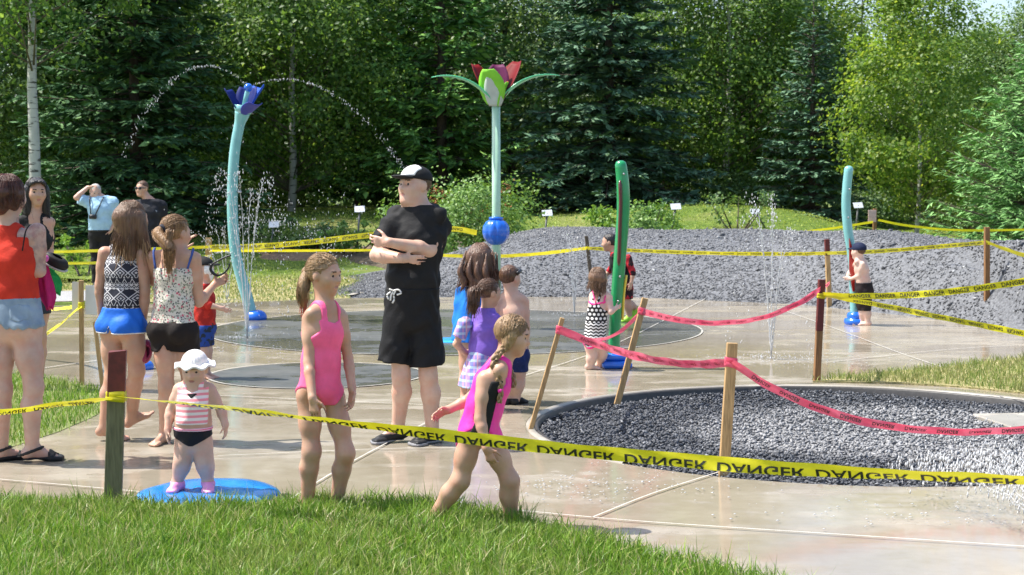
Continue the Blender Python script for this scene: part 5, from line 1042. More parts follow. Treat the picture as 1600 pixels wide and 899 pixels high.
# cap
T = p.hT; H = p.hh; capm = fabric('cap_black', (.015, .015, .016)); capw = fabric('cap_white', (.78, .77, .74))
capf = p.field([('c', 'ell', (T(0, -.06, .20), V3(.385, .445, .345) * H, p.hA), .02)])
X, Y, Z = np.meshgrid(*[q.astype(np.float32) for q in p.ax], indexing='ij', sparse=True); dq = [((X - p.hc[0]) * p.hA[i][0] + (Y - p.hc[1]) * p.hA[i][1] + (Z - p.hc[2]) * p.hA[i][2]) / H for i in range(3)]
p.mesh(np.maximum(capf, (.17 - dq[2]) * H), 'cap', capm)
capf2 = p.field([('c', 'ell', (T(0, -.06, .20), (V3(.385, .445, .345) + .018) * H, p.hA), .02)])
p.mesh(rmax(capf2, (.24 - dq[2]) * H, (.02 - dq[1]) * H, (abs(dq[0]) - .27) * H), 'cap_front', capw)
brim = p.field([('c', 'ell', (T(0, .43, .19), V3(.33, .30, .05) * H, p.hA), .01)]); p.mesh(brim, 'cap_brim', capm)
p.hair(h_brown, .008, .02, -.12, name='hair')
for tg in 'ab': p.cloth('shoe', sole_m, ('foot' + tg,), .008, lambda x, y, z, c, f: rmax(z - .062, -.001 - z)); p.cloth('shoe_sole', M('grey_sole', (.22, .22, .23), .6), ('foot' + tg,), .014, lambda x, y, z, c, f: rmax(z - .022, .0005 - z))
wt = M('white_cord', (.75, .74, .70), .7, .05); c0 = J(611, 455, -.155)
for q in ([(608, 452), (614, 455), (611, 462), (610, 470)], [(618, 455), (615, 461), (616, 468), (613, 474)], [(611, 456), (605, 461), (607, 468)], [(613, 455), (622, 453), (627, 458), (620, 461)]): tube('drawstring', (smooth_path([J(*k, -.186) for k in q], 4), .0055), wt, p.root, 6)

# 2. girl in the pink swimsuit
p = Person('tall girl with a ponytail in a plain bright pink swimsuit standing by the near grass', (505, 803), 'child', skin_tan, .0052, .205, k=1.0)
J = p.J
p.torso(J(508, 478), J(500, 606), 128, 125, -.005, seat=.62)
sa, sb = J(483, 499, -.04), J(533, 497, .05)
p.arm(sa, J(482, 566, -.10), J(488, 622, -.20), (.15, -.15, -1), (.9, -.4, 0), (.3, .9, 0), .45, tg='a')
p.arm(sb, J(544, 560, .06), J(550, 606, -.02), (0, -.2, -1), (.6, -.8, 0), (-1, 0, 0), .45, tg='b')
p.leg(J(482, 622, -.02), J(487, 706, -.05), J(480, 791, .0), 120, 'a'); p.leg(J(521, 622, .03), J(540, 709, -.02), J(525, 792, .05), 125, 'b')
p.head(J(507, 430), 116, -4, 0, brow=h_brown)
p.body()
pink = fabric('pink_lycra', (.93, .13, .30), .5, .08); zb = J(0, 478)[2]; zc = J(0, 632)[2]; zl = J(0, 515)[2]
def suit(p, mat, zneck, zcrotch, scoop=.10, strap=(.030, .058), leg=1.15, inf=.007, zarm=None, name='swimsuit', backscoop=None, extra=None):
    """one-piece: body volume grown a little; neck scoop in front and back, arm openings, high-cut legs"""
    bs = scoop if backscoop is None else backscoop
    def rg(x, y, z, c, f):
        a = np.abs(c); ztop = zneck - np.where(f > 0, scoop, bs) ; low = z - ztop - np.maximum(0, a - strap[0] * .6) * 2.2 * 0
        strapz = rmax(z - (zneck + .12), strap[0] - a - np.maximum(0, 0 * z), a - strap[1] - .22 * np.maximum(0, (zneck - .09) - z))
        upper = rmin(rmax(z - ztop - .25 * a, a - (.012 + strap[1] + .9 * np.maximum(0, (zarm or zneck - .06) - z))), strapz)
        return rmax(upper, zcrotch + leg * np.maximum(0, a - .022) - z)
    return p.cloth(name, mat, ('torso', 'thigh'), inf, rg, extra, ('uarm', 'farm'), .003, wr=.0008)
suit(p, pink, zb, zc, .085, (.040, .068), 1.0, zarm=zb - .115)
p.scalp(h_blond, p.hT(0, -.50, .06), 200)
p.hair(h_blond, .030, .12, .00, extra=[(p.hT(-.05, -.40, .05), p.hT(-.03, -.52, .02), .035, .032)])
a = p.hT(0, -.50, .06); tail = [a, J(474, 445, .0), J(473, 468, 0), J(476, 484, 0)]
P_ = smooth_path(tail, 6); tube('ponytail', (P_, np.interp(np.linspace(0, 1, len(P_)), [0, .15, .6, 1], [.020, .028, .023, .005])), h_blond, p.root, 12); p.strands(h_blond, tail, [.022, .032, .028, .014], 130)
p.wisps(hairmat('pink_tipped_hair', (.30, .06, .05), (.45, .14, .10)), (J(472, 462), J(478, 462)), (J(472, 490), J(479, 488)), (0, 0, 0), 40, .003, .006)

# 3. braided girl striding right
p = Person('girl with braids in a pink and black swimsuit striding to the right by the grass', (745, 826), 'kid', skin_tan, .005, .195, k=1.06)
J = p.J
p.torso(J(783, 566), J(748, 668), 88, 84, -.008, seat=.65)
sa = J(757, 592, -.07)
p.arm(sa, J(750, 655, -.11), J(760, 700, -.15), (.35, -.1, -1), (.9, -.3, .2), (-.2, 1, 0), .9, tg='a')
p.arm(J(768, 592, .09), J(727, 628, .14), J(702, 640, .10), (-.85, -.2, -.35), (-.3, -.6, .7), (-.3, -.8, -.3), .5, tg='b')
p.leg(J(764, 682, .02), J(797, 752, .0), J(799, 822, .06), 95, 'a'); p.leg(J(735, 684, -.03), J(719, 752, -.04), J(676, 812, .02), 80, 'b')
p.head(J(801, 525), 99, -10, 0, brow=h_brown)
p.body()
pink2 = fabric('magenta_lycra', (.86, .045, .36), .5, .08); zb = J(0, 578)[2]; zc = J(0, 697)[2]
suit(p, pink2, zb, zc, .05, (.03, .066), 1.1)
xs = J(752, 640)
def pan(x, y, z, c, f): return rmax(np.abs(c) * 0 + (.06 - c), np.abs(f - .006 - .35 * np.abs(z - J(0, 640)[2]) ** 1.3 * 0) - .030 - .10 * np.maximum(0, J(0, 620)[2] - z), z - J(0, 592)[2], zc + .035 - z)
p.cloth('side_panel', black_f, ('torso',), .0105, pan, wr=0)
p.scalp(h_blond, p.hT(.30, -.08, -.12), 120); p.scalp(h_blond, p.hT(-.30, -.08, -.12), 80)
p.hair(h_blond, .030, .16, .06, extra=[(p.hT(.24, .02, .02), p.hT(.27, -.06, -.22), .03, .026), (p.hT(-.24, .02, .02), p.hT(-.27, -.06, -.22), .03, .026)])
p.braid(h_blond, [p.hT(.27, -.06, -.20), J(772, 565, -.085), J(778, 588, -.10), J(782, 612, -.105), J(780, 630, -.105)], .0135)
p.braid(h_blond, [p.hT(-.27, -.06, -.20), J(795, 572, .03), J(802, 590, -.01), J(803, 606, -.02)], .0125)
tube('hair_tie', (np.array([J(781, 608, -.105), J(782, 613, -.105)]), .014), pink2, p.root, 8)

# 4. toddler
p = Person('toddler in a white sun hat and pink striped tankini standing on the blue disc', (302, 766), 'tot', skin_fair, .0048, .185, z=.03)
J = p.J
p.torso(J(304, 600), J(302, 690), 178, 178, .012, seat=.5)
p.arm(J(280, 610), J(266, 642, .0), J(262, 672, -.04), (-.05, -.2, -1), (.3, -.9, 0), (1, 0, 0), .5, tg='a')
p.arm(J(328, 610), J(345, 640, .0), J(352, 664, -.03), (.1, -.2, -1), (-.2, -.9, 0), (-1, 0, 0), .5, tg='b')
p.leg(J(290, 690), J(285, 722, -.03), J(277, 754, 0), 190, 'a'); p.leg(J(316, 690), J(320, 722, -.03), J(325, 754, 0), 170, 'b')
p.head(J(304, 577), 184, -10, 0, brow=h_brown)
p.body()
strp = pattern('pink_stripes', 'stripe', ((.88, .30, .34), (.85, .78, .74)), 34); zt, zb = J(0, 594)[2], J(0, 660)[2]
p.cloth('tankini_top', strp, ('torso',), .007, lambda x, y, z, c, f: rmax(zb - z + 0 * x, rmin(rmax(z - (zt - .06) - .35 * np.abs(c), np.abs(c) - .085), rmax(z - zt - .06, .030 - np.abs(c), np.abs(c) - .056))))
p.cloth('top_inset', black_f, ('torso',), .009, lambda x, y, z, c, f: rmax(-f, np.abs(c) - .034 + 1.2 * (J(0, 612)[2] - z), z - J(0, 612)[2], J(0, 625)[2] - z), wr=0)
blk_bik = pattern('dark_dotted', 'blotch', ((.012, .012, .014), (.05, .05, .055)), 120); zk = J(0, 669)[2]; zcr = J(0, 694)[2]
p.cloth('bikini_bottom', blk_bik, ('torso', 'thigh'), .007, lambda x, y, z, c, f: rmax(z - zk + 0 * x, zcr + .55 * np.maximum(0, np.abs(c) - .012) - z))
p.cloth('waistband', pattern('pink_band', 'stripe', ((.85, .12, .25), (.85, .60, .62)), 90), ('torso',), .0095, lambda x, y, z, c, f: rmax(z - zk - .012, zk - .006 - z + 0 * x))
whitehat = fabric('white_cotton', (.85, .84, .82), .85, .05); T = p.hT; H = p.hh
X, Y, Z = np.meshgrid(*[q.astype(np.float32) for q in p.ax], indexing='ij', sparse=True); dq = [((X - p.hc[0]) * p.hA[i][0] + (Y - p.hc[1]) * p.hA[i][1] + (Z - p.hc[2]) * p.hA[i][2]) / H for i in range(3)]; th = np.arctan2(dq[0], dq[1])
ht = p.field([('c', 'ell', (T(0, -.05, .17), V3(.385, .45, .40) * H, p.hA), .02)]); p.mesh(rmax(ht, (.14 - dq[2]) * H) + .0012 * np.sin(th * 22), 'hat', whitehat)
rr = np.sqrt(dq[0] ** 2 + (dq[1] + .05) ** 2); p.mesh(rmax(np.abs(dq[2] - .17 - .10 * (dq[1] > 0) * np.minimum(dq[1], .5) + .22 * np.maximum(0, rr - .36) + .035 * np.sin(th * 7) * np.maximum(0, rr - .3) * 4) * .8 - .030, rr - .60 - .02 * np.sin(th * 7 + 1), .34 - rr) * H, 'hat_brim', whitehat)
p.cloth('fringe', h_blond, ('head',), .004, lambda x, y, z, c, f: rmax((dq[2] - .17) * H, (.10 - dq[2]) * H, (.12 - dq[1]) * H))
clog = M('pink_clog', (.80, .30, .55), .4, .08)
for tg in 'ab': p.cloth('shoe', clog, ('foot' + tg,), .010, lambda x, y, z, c, f: rmax(z - .052, -.001 - z))

# 5. woman in the red tank top
skin_tat = skinmat('tattooed_skin', (.50, .33, .26), (.03, 1.18, 1.50))
p = Person('woman with short auburn hair in a red tank top and denim shorts seen from behind', (28, 723), 'woman', skin_tat, .0075, .235, k=1.08)
J = p.J
p.torso(J(14, 360), J(16, 505), 12, 5, .0, seat=.72, wide=1.12)
sa = J(58, 362, .0)
p.arm(sa, J(62, 424, -.02), J(34, 412, .23), (-.7, .5, .1), (0, .3, 1), (-.3, -.6, 0), .8, tg='a'); p.arm(J(-30, 362), J(-42, 425), J(-30, 470, .1), (0, .3, -1), (.2, 1, 0), (1, 0, 0), .5, tg='b')
p.leg(J(40, 520), J(53, 605, -.02), J(50, 700, .02), 62, 'a'); p.leg(J(-6, 520), J(4, 610), J(2, 705, .05), 50, 'b')
p.head(J(15, 306), 28, -3, 0)
p.body()
redf = fabric('red_knit', (.52, .035, .018), .85, .15); zt, zb = J(0, 378)[2], J(0, 472)[2]
rp_ = lambda x, y, z: .003 * np.sin(z * 75 + 4 * x + np.sin(x * 17)) * np.clip((J(0, 400)[2] - z) * 9, 0, 1)
p.cloth('tank_top', redf, ('torso',), .012, lambda x, y, z, c, f: rmax(zb - z + 0 * x, np.abs(c) - .155 - 3. * np.maximum(0, J(0, 385)[2] - z), rmin(z - J(0, 370)[2], np.abs(c) - .085 - .9 * np.maximum(0, z - J(0, 350)[2])), z - J(0, 330)[2]) + rp_(x, y, z), minus=('uarm',))
for q in ((1, -1), ): tube('bra_strap', (smooth_path([J(46, 352, -.10), J(40, 362, -.125), J(36, 385, -.125), J(35, 392, -.12)], 5), .0045), black_f, p.root, 6)
t = NT('denim'); v = t.coord(); denim = t.done(t.ramp(t.noise(6, 5, v), [(.3, (.13, .19, .27)), (.7, (.30, .38, .46))]), .9, .2); t.bump(t.noise(300, 2, v), .4, .004)
zb2 = J(0, 512)[2]
p.cloth('denim_shorts', denim, ('torso', 'thigh'), .014, lambda x, y, z, c, f: rmax(z - zb - .03 + 0 * x, zb2 - z + .006 * np.sin(x * 120) + .03 * np.exp(-(c / .03) ** 2) + 0 * x))
for q in (-1, 1):
    cc = J(15 + 25 * q, 487, 0); p.cloth('back_pocket', denim, ('torso', 'thigh'), .018, lambda x, y, z, c, f: rmax(np.abs(x - cc[0]) - .055, np.abs(z - cc[2]) - .055 + .25 * np.abs(x - cc[0]), f))
p.scalp(h_red, None, 160, .0018, .10, 60, .065, .2)
p.hair(h_red, .06, .16, .10, extra=[(p.hT(0, -.25, 0), p.hT(0, -.30, -.30), .075, .05), (p.hT(.24, -.02, 0), p.hT(.24, -.06, -.27), .04, .03), (p.hT(-.24, -.02, 0), p.hT(-.24, -.06, -.27), .04, .03)])
for tg in 'ab':
    p.cloth('sandal', sole_m, ('foot' + tg,), .010, lambda x, y, z, c, f: rmax(z - .030, -.001 - z)); an = J(50, 700, .02) if tg == 'a' else J(2, 705, .05)
    p.cloth('sandal_strap', sole_m, ('foot' + tg, 'calf' + tg), .008, lambda x, y, z, c, f: rmax(np.abs(z - .068 - .35 * (x - an[0])) - .010, z - .12)); p.cloth('toe_strap', sole_m, ('foot' + tg,), .008, lambda x, y, z, c, f: rmax(np.abs(x - an[0] - .11) - .02, z - .08))
redw = p

# 6. woman with long black hair, facing the camera
p = Person('woman with long black hair facing the camera behind the red tank top', (52, 610), 'woman', skin_mid, .009, .225)
J = p.J
p.torso(J(54, 338), J(56, 446), 165, 175, .01, bust=.058)
p.arm(J(30, 349), J(24, 395, .02), J(40, 425, -.1), (.6, -.4, -.3), (0, 0, 1), (0, 1, 0), .7, tg='a'); p.arm(J(72, 349), J(77, 392, .0), J(70, 414, -.14), (-.5, -.6, -.1), (0, 0, 1), (-1, .3, 0), .8, tg='b')
p.leg(J(48, 450), J(53, 530), J(50, 600), 170, 'a'); p.leg(J(62, 450), J(62, 530), J(60, 602), 170, 'b')
p.head(J(57, 301), 152, 0, 0, brow=h_black)
p.body(); zt = J(0, 350)[2]; zz = J(0, 450)[2]
p.cloth('tank_top', black_f, ('torso',), .009, lambda x, y, z, c, f: rmax(zz - .01 - z + 0 * x, np.abs(c) - .125 - .9 * np.maximum(0, J(0, 362)[2] - z), rmin(z - zt, rmax(.045 - np.abs(c), z - zt - .2))), minus=('uarm',))
p.cloth('shorts', fabric('dark_denim', (.03, .035, .05)), ('torso', 'thigh'), .012, lambda x, y, z, c, f: rmax(z - zz - .01 + 0 * x, J(0, 490)[2] - z))
p.scalp(h_black, None, 200, .002, .26, 48, .065)
p.hair(h_black, .06, .20, .04, extra=[(p.hT(.27, -.05, .05), p.hT(.33, .0, -.75), .05, .035), (p.hT(-.27, -.05, .05), p.hT(-.33, .0, -.85), .05, .035), (p.hT(0, -.33, 0), p.hT(0, -.35, -.8), .08, .06), (p.hT(-.15, .30, .33), p.hT(.15, .30, .33), .03, .03)])
# things held by these two women
k = redw.J
purp = M('purple_bottle', (.10, .02, .20), .3, .1); b0 = empty('water_bottle', redw.B + k(46, 420, .14), 'purple bottle under the arm of the woman in the red tank top', 'bottle'); q = Matrix.Rotation(R(60), 4, 'Y') @ Matrix.Rotation(R(18), 4, 'X')
for nm, pr, mm in (('bottle_body', [(.001, -.10), (.036, -.10), (.038, -.06), (.038, .06), (.030, .085), (.018, .10), (.018, .11)], purp), ('bottle_cap', [(.022, .108), (.022, .14), (.012, .155), (.001, .156)], M('pink_cap', (.6, .1, .35), .4))): o = lathe(nm, pr, mm, b0, None, 18); o.matrix_local = q
def drape(name, label, cat, pts, w, mat, th=.02, seed=0, parent=None):
    """hanging cloth: a folded, pleated volume along pts"""
    r2 = np.random.default_rng(seed); P = smooth_path(pts, 8); n = len(P); m = 22; a = np.linspace(0, 2 * math.pi, m, endpoint=False); ww = np.interp(np.linspace(0, 1, n), np.linspace(0, 1, len(w)), w); base = P[0].copy()
    V = []
    for i in range(n):
        fold_ = 1 + .22 * np.sin(a * 5 + i * .12 + r2.uniform(0, .2)) + .12 * np.sin(a * 9 + i * .2); V.append(P[i] - base + np.stack([np.cos(a) * ww[i] * fold_, np.sin(a) * (th + ww[i] * .35) * fold_, .02 * np.sin(a * 3 + i) * (i == n - 1)], -1))
    V = np.concatenate(V); i = np.arange(n - 1)[:, None] * m; j = np.arange(m)[None]; k2 = (j + 1) % m; Q = np.stack([i + j, i + m + j, i + m + k2, i + k2], -1).reshape(-1, 4); jj = np.arange(m); kk = (jj + 1) % m; V = np.concatenate([V, [P[0] - base, P[-1] - base]]); T_ = np.concatenate([np.stack([jj, kk, np.full(m, n * m)], -1), np.stack([kk + (n - 1) * m, jj + (n - 1) * m, np.full(m, n * m + 1)], -1)])
    return tag(link(name, npmesh(name, V, [Q, T_]), mat, None, base), label, cat)
drape('green_bag', 'green cloth bag hanging beside the red tank top', 'bag', [redw.B + k(74, 418, .25), redw.B + k(78, 432, .25), redw.B + k(83, 446, .25), redw.B + k(86, 458, .25)], [.02, .045, .05, .03], fabric('green_cloth', (.02, .30, .07)), .02, 1)
drape('magenta_towel', 'magenta cloth hanging between the red tank top and the green bag', 'towel', [redw.B + k(66, 415, .20), redw.B + k(70, 440, .20), redw.B + k(75, 465, .20), redw.B + k(78, 481, .20)], [.03, .04, .045, .02], fabric('magenta_cloth', (.50, .02, .14)), .02, 2)
b0 = empty('shoe', redw.B + k(86, 412, .22), 'black and white shoe held beside the dark-haired woman', 'shoe')
o = lathe('upper', [(.001, -.012), (.045, -.01), (.052, .02), (.042, .05), (.024, .062), (.02, .058)], sole_m, b0, None, 20); o.scale = (1.7, .8, .9); o.rotation_euler = (R(20), R(28), 0)
o = lathe('sole', [(.001, -.024), (.048, -.022), (.053, -.008), (.001, -.006)], M('pale_sole', (.5, .5, .48), .6), b0, None, 20); o.scale = (1.72, .82, .9); o.rotation_euler = (R(20), R(28), 0)

# 7. older man in pale blue
p = Person('older grey-haired man in a pale blue shirt with one hand on his head', (158, 448), 'man', skin_fair, .011, .26, k=.98)
J = p.J
p.torso(J(158, 309), J(157, 366), 170, 175, .03, seat=.4, wide=1.08)
p.arm(J(138, 316), J(119, 309, -.12), J(137, 293, -.05), (1, .1, .25), (0, -1, .3), (0, .4, -1), .6, tg='a'); p.arm(J(176, 316), J(179, 340, .05), J(173, 360, -.05), (-.4, -.1, -1), (0, -1, 0), (-1, 0, 0), .5, tg='b')
p.leg(J(149, 370), J(150, 408), J(150, 442), 170, 'a'); p.leg(J(165, 370), J(165, 408), J(165, 442), 170, 'b')
p.head(J(149, 300), 150, -22, -8, male=True, brow=h_grey)
for tg, a, b_ in (('_la', J(138, 316), J(119, 309, -.12)), ('_lb', J(176, 316), J(179, 340, .05))): sleeve(p, tg, a, b_, .75, .078, .072)
p.body(); zt = J(0, 361)[2]; zn = J(0, 309)[2]
p.cloth('shirt', fabric('pale_blue_cotton', (.36, .56, .72), .85, .10), ('torso', '_l'), .022, lambda x, y, z, c, f: rmax(zt - .01 - z + 0 * x, z - zn - .02 - .2 * np.abs(c), .065 - np.sqrt(c * c + f * f) - 30 * np.maximum(0, zn - .02 - z)))
p.cloth('trousers', black_f, ('torso', 'thigh', 'calf'), .022, lambda x, y, z, c, f: rmax(z - zt + 0 * x, .05 - z))
p.cloth('belt', sole_m, ('torso',), .028, lambda x, y, z, c, f: np.abs(z - zt) - .018 + 0 * x)
p.hair(h_grey, .015, .02, -.02); shoes(p, sole_m, top=.10)
c0 = p.B + J(145, 339, -.20); cm = empty('camera', c0, 'black camera hanging on a strap from the neck of the older man', 'camera'); bl_ = M('camera_black', (.015, .015, .016), .4)
fbox('camera_body', cm, (.125, .05, .075), (0, 0, 0), bl_, .012); o = lathe('lens', [(.001, .05), (.026, .05), (.03, .045), (.03, 0)], bl_, cm, (0, -.02, 0), 16); o.rotation_euler = (R(90), 0, 0)
for q in ((140, 312), (160, 312)): tube('strap', (smooth_path([J(145 + (4 if q[0] > 150 else -3), 336, -.20) + p.B - c0, J(*q, -.15) + p.B - c0, J(q[0] + (3 if q[0] > 150 else 1), 307, -.02) + p.B - c0], 5), .010), bl_, cm, 6)

# 8. man in sunglasses
p = Person('man in dark sunglasses and a dark printed t-shirt among the spruce shade', (237, 452), 'man', skin_mid, .011, .255, k=.98)
J = p.J
p.torso(J(234, 313), J(236, 372), 195, 190, .02, wide=1.05)
p.arm(J(214, 322), J(210, 346, .03), J(216, 368, -.05), (.2, -.1, -1), (0, -1, 0), (1, 0, 0), .5, tg='a'); p.arm(J(252, 322), J(256, 346, .03), J(252, 366, -.05), (-.2, -.1, -1), (0, -1, 0), (-1, 0, 0), .5, tg='b')
p.leg(J(228, 374), J(229, 412), J(228, 446), 180, 'a'); p.leg(J(244, 374), J(244, 412), J(245, 446), 180, 'b'); p.head(J(222, 295), 205, 0, 0, male=True, brow=h_brown)
for tg, a, b_ in (('_la', J(214, 322), J(210, 346, .03)), ('_lb', J(252, 322), J(256, 346, .03))): sleeve(p, tg, a, b_, .7, .078, .072)
p.body(); zt = J(0, 368)[2]; zn = J(0, 314)[2]
p.cloth('tshirt', pattern('dark_print', 'blotch', ((.012, .013, .018), (.015, .016, .022), (.02, .022, .03), (.22, .24, .28)), 9), ('torso', '_l'), .02, lambda x, y, z, c, f: rmax(zt - .01 - z + 0 * x, z - zn - .03))
p.cloth('trousers', black_f, ('torso', 'thigh', 'calf'), .022, lambda x, y, z, c, f: rmax(z - zt + 0 * x, .05 - z)); p.hair(h_brown, .02, .02, -.02); shoes(p, sole_m, top=.10)
for k_ in (-1, 1): o = lathe('sunglass_lens', [(.001, .012), (.022, .010), (.026, 0)], M('dark_lens', (.01, .01, .012), .08), p.root, p.hT(.145 * k_, .40, .03), 14); o.matrix_local = Matrix.Translation(p.hT(.145 * k_, .40, .03)) @ Matrix((p.hA[0], p.hA[2], p.hA[1])).transposed().to_4x4()
tube('sunglass_frame', (np.array([p.hT(.36, -.02, .04), p.hT(.30, .34, .05), p.hT(0, .44, .05), p.hT(-.30, .34, .05), p.hT(-.36, -.02, .04)]), .006), bl_, p.root, 6)

# 9. woman in blue shorts
p = Person('woman with long brown hair in a black and white patterned tank and blue shorts', (188, 690), 'woman', skin_tan, .007, .23, k=.94)
J = p.J
p.torso(J(199, 386), J(191, 505), 28, 40, .0, seat=.80)
p.arm(J(164, 396, .03), J(156, 446, .05), J(158, 488, .10), (.15, .2, -1), (.4, .9, 0), (1, 0, 0), .5, tg='a'); p.arm(J(221, 397, -.05), J(227, 455, -.06), J(222, 512, .0), (-.1, .3, -1), (.3, 1, 0), (-1, 0, 0), .9, tg='b')
p.leg(J(176, 512, .03), J(176, 592, .03), J(163, 668, .03), 78, 'a'); p.leg(J(207, 512, -.04), J(214, 580, -.02), J(206, 652, .12), 80, 'b', lift=.45, heel=J(0, 662, .12)[2] + .0)
p.head(J(208, 343), 34, 2, 0)
p.body(); zt = J(0, 392)[2]; zb = J(0, 482)[2]
p.cloth('tank_top', pattern('black_white_print', 'tribal', ((.02, .022, .035), (.50, .50, .52))), ('torso',), .011, lambda x, y, z, c, f: rmax(zb - z + 0 * x, np.abs(c) - .125 - .9 * np.maximum(0, J(0, 412)[2] - z), rmin(z - zt, rmax(.06 - np.abs(c), z - zt - .2))), minus=('uarm', 'farm'))
bsh = fabric('royal_blue_cloth', (.015, .14, .62), .6, .12); zh = J(0, 521)[2]
p.cloth('shorts', bsh, ('torso', 'thigh'), .014, lambda x, y, z, c, f: rmax(z - zb - .01 + 0 * x, zh - z + .03 * np.abs(c) + .045 * np.exp(-(c / .022) ** 2))); p.cloth('shorts_hem', wt, ('torso', 'thigh'), .017, lambda x, y, z, c, f: rmax(zh - z + .03 * np.abs(c) + .045 * np.exp(-(c / .022) ** 2), z - zh - .012 - .03 * np.abs(c) - .045 * np.exp(-(c / .022) ** 2)))
hb = hairmat('brown_to_blond_hair', (.060, .030, .016), (.17, .095, .050))
p.scalp(hb, None, 340, .0019, .24, 58, .06, 1.3)
p.hair(hb, .055, .20, .10, extra=[(p.hT(0, -.30, .05), J(205, 398, -.08), .085, .05), (p.hT(.26, -.08, .05), J(228, 392, -.06), .055, .035), (p.hT(-.26, -.08, .0), J(186, 385, -.05), .05, .03)])
p.wisps(hairmat('blond_hair_tips', (.22, .13, .06), (.42, .28, .14)), (J(190, 352, -.03), J(228, 352, -.03)), (J(178, 412, -.12), J(240, 402, -.08)), (0, -.03, 0), 90, .0042, .014)
b0 = p.B + J(222, 549, -.02); cl = M('dark_pink_clog', (.30, .02, .08), .45, .1); hold = empty('clog_pair', b0, 'dark pink clogs dangling from the hand of the woman in blue shorts', 'shoes')
for dx, ry in ((-.012, 80), (.020, 98)):
    o = lathe('clog', [(.001, -.02), (.042, -.018), (.05, .0), (.046, .022), (.036, .038), (.026, .045), (.023, .036)], cl, hold, (dx, .02 * (dx > 0), 0), 20, lambda a: 1 + .06 * math.cos(a)); o.scale = (1.65, .9, .9); o.rotation_euler = (R(70), R(ry), 0)

# 10. girl in the floral top
p = Person('girl with a blond ponytail in a floral strappy top and black shorts seen from behind', (268, 694), 'woman', skin_mid, .007, .225, k=.90)
J = p.J
p.torso(J(274, 390), J(270, 512), 25, 20, .0, seat=.78)
p.arm(J(239, 402, .03), J(240, 440, .14), J(285, 392, .25), (.5, .1, 1), (.4, -.8, 0), (0, 1, 0), .4, tg='a'); p.arm(J(304, 404, -.03), J(311, 473, .02), J(334, 446, .16), (.9, .2, .5), (-.4, .1, .9), (0, 0, 1), .7, tg='b')
p.leg(J(257, 520), J(260, 605, -.02), J(257, 680, .03), 200, 'a'); p.leg(J(290, 520), J(296, 605, .02), J(294, 672, .10), 60, 'b'); p.head(J(275, 365), 38, -4, 0)
p.body(); zt = J(0, 418)[2]; zb = J(0, 507)[2]
flor = pattern('floral_print', 'floral', ((.62, .58, .50), (.10, .10, .09), (.55, .12, .17), (.30, .33, .25)))
p.cloth('strappy_top', flor, ('torso',), .012, lambda x, y, z, c, f: rmax(zb - z + .02 * np.sin(x * 30), z - zt + .0 * x, np.abs(c) - .16))
for a_, b_ in (((240, 392), (243, 420)), ((300, 393), (293, 420))): tube('top_strap', (smooth_path([J(a_[0] + 2, a_[1] - 4, -.03), J(a_[0], a_[1] + 4, -.075), J(*b_, -.105)], 4), .008), fabric('blue_trim', (.05, .09, .28)), p.root, 6)
zh = J(0, 549)[2]; p.cloth('shorts', fabric('black_brown_shorts', (.016, .012, .011)), ('torso', 'thigh'), .013, lambda x, y, z, c, f: rmax(z - zb - .02 + 0 * x, zh - z + .05 * np.exp(-(c / .022) ** 2)))
hbl = hairmat('golden_hair', (.11, .055, .024), (.33, .19, .085))
p.scalp(hbl, p.hT(-.02, -.42, .12), 180)
p.hair(hbl, .035, .14, .05); a = p.hT(-.02, -.42, .12); P_ = smooth_path([a, a + (-.03, -.045, -.03), J(263, 385, -.16), J(264, 405, -.15), J(265, 424, -.14)], 6); tube('ponytail', (P_, np.interp(np.linspace(0, 1, len(P_)), [0, .25, .7, 1], [.026, .036, .028, .006])), hbl, p.root, 12); p.strands(hbl, P_[::3], [.028, .040, .034, .016], 130); p.wisps(hbl, (J(261, 362, -.15), J(267, 362, -.14)), (J(260, 428, -.15), J(270, 424, -.14)), (0, -.01, 0), 70, .003, .009)
tube('hair_tie', (np.array([a + (.002, 0, .004), a + (-.014, -.02, -.012)]), .034), fabric('dark_tie', (.03, .03, .04)), p.root, 12)
b0 = p.B + J(338, 430, .16); sg = empty('sunglasses', b0, 'black sunglasses held up in the hand of the girl in the floral top', 'sunglasses')
rel = lambda x, y, dy=.16: p.B + J(x, y, dy) - b0
for q in ([(331, 413), (340, 408), (352, 402), (361, 399)], [(341, 431), (350, 427), (357, 419), (359, 412)]): tube('temple', (smooth_path([rel(*k_) for k_ in q], 5), .006), bl_, sg, 6)
tube('front_frame', (smooth_path([rel(331, 413), rel(329, 421), rel(334, 428), rel(341, 431)], 4), .010), bl_, sg, 6)

# 11. boy with face paint
p = Person('small boy in a black cap with black and white face paint and a red top', (320, 592), 'kid', skin_fair, .008, .20, k=1.0)
J = p.J
p.torso(J(318, 446), J(320, 512), 105, 105, .0, seat=.4); p.arm(J(312, 456, -.09), J(326, 477, -.12), J(345, 482, -.10), (.9, 0, -.3), (.2, .1, 1), (0, 1, 0), .4, tg='a'); p.arm(J(316, 456, .09), J(328, 485, .08), J(331, 512, .06), (0, 0, -1), (1, 0, 0), (0, -1, 0), .5, tg='b')
p.leg(J(316, 515, -.04), J(317, 548, -.05), J(315, 584, -.03), 110, 'a'); p.leg(J(322, 515, .04), J(324, 548, .03), J(323, 584, .05), 110, 'b'); p.head(J(320, 421), 108, -2, 0)
white_paint = M('white_face_paint', (.78, .75, .72), .6, .06); blackp = M('black_face_paint', (.02, .02, .022), .6, 0)
p.body(); X, Y, Z = np.meshgrid(*[q.astype(np.float32) for q in p.ax], indexing='ij', sparse=True); H = p.hh; dq = [((X - p.hc[0]) * p.hA[i][0] + (Y - p.hc[1]) * p.hA[i][1] + (Z - p.hc[2]) * p.hA[i][2]) / H for i in range(3)]
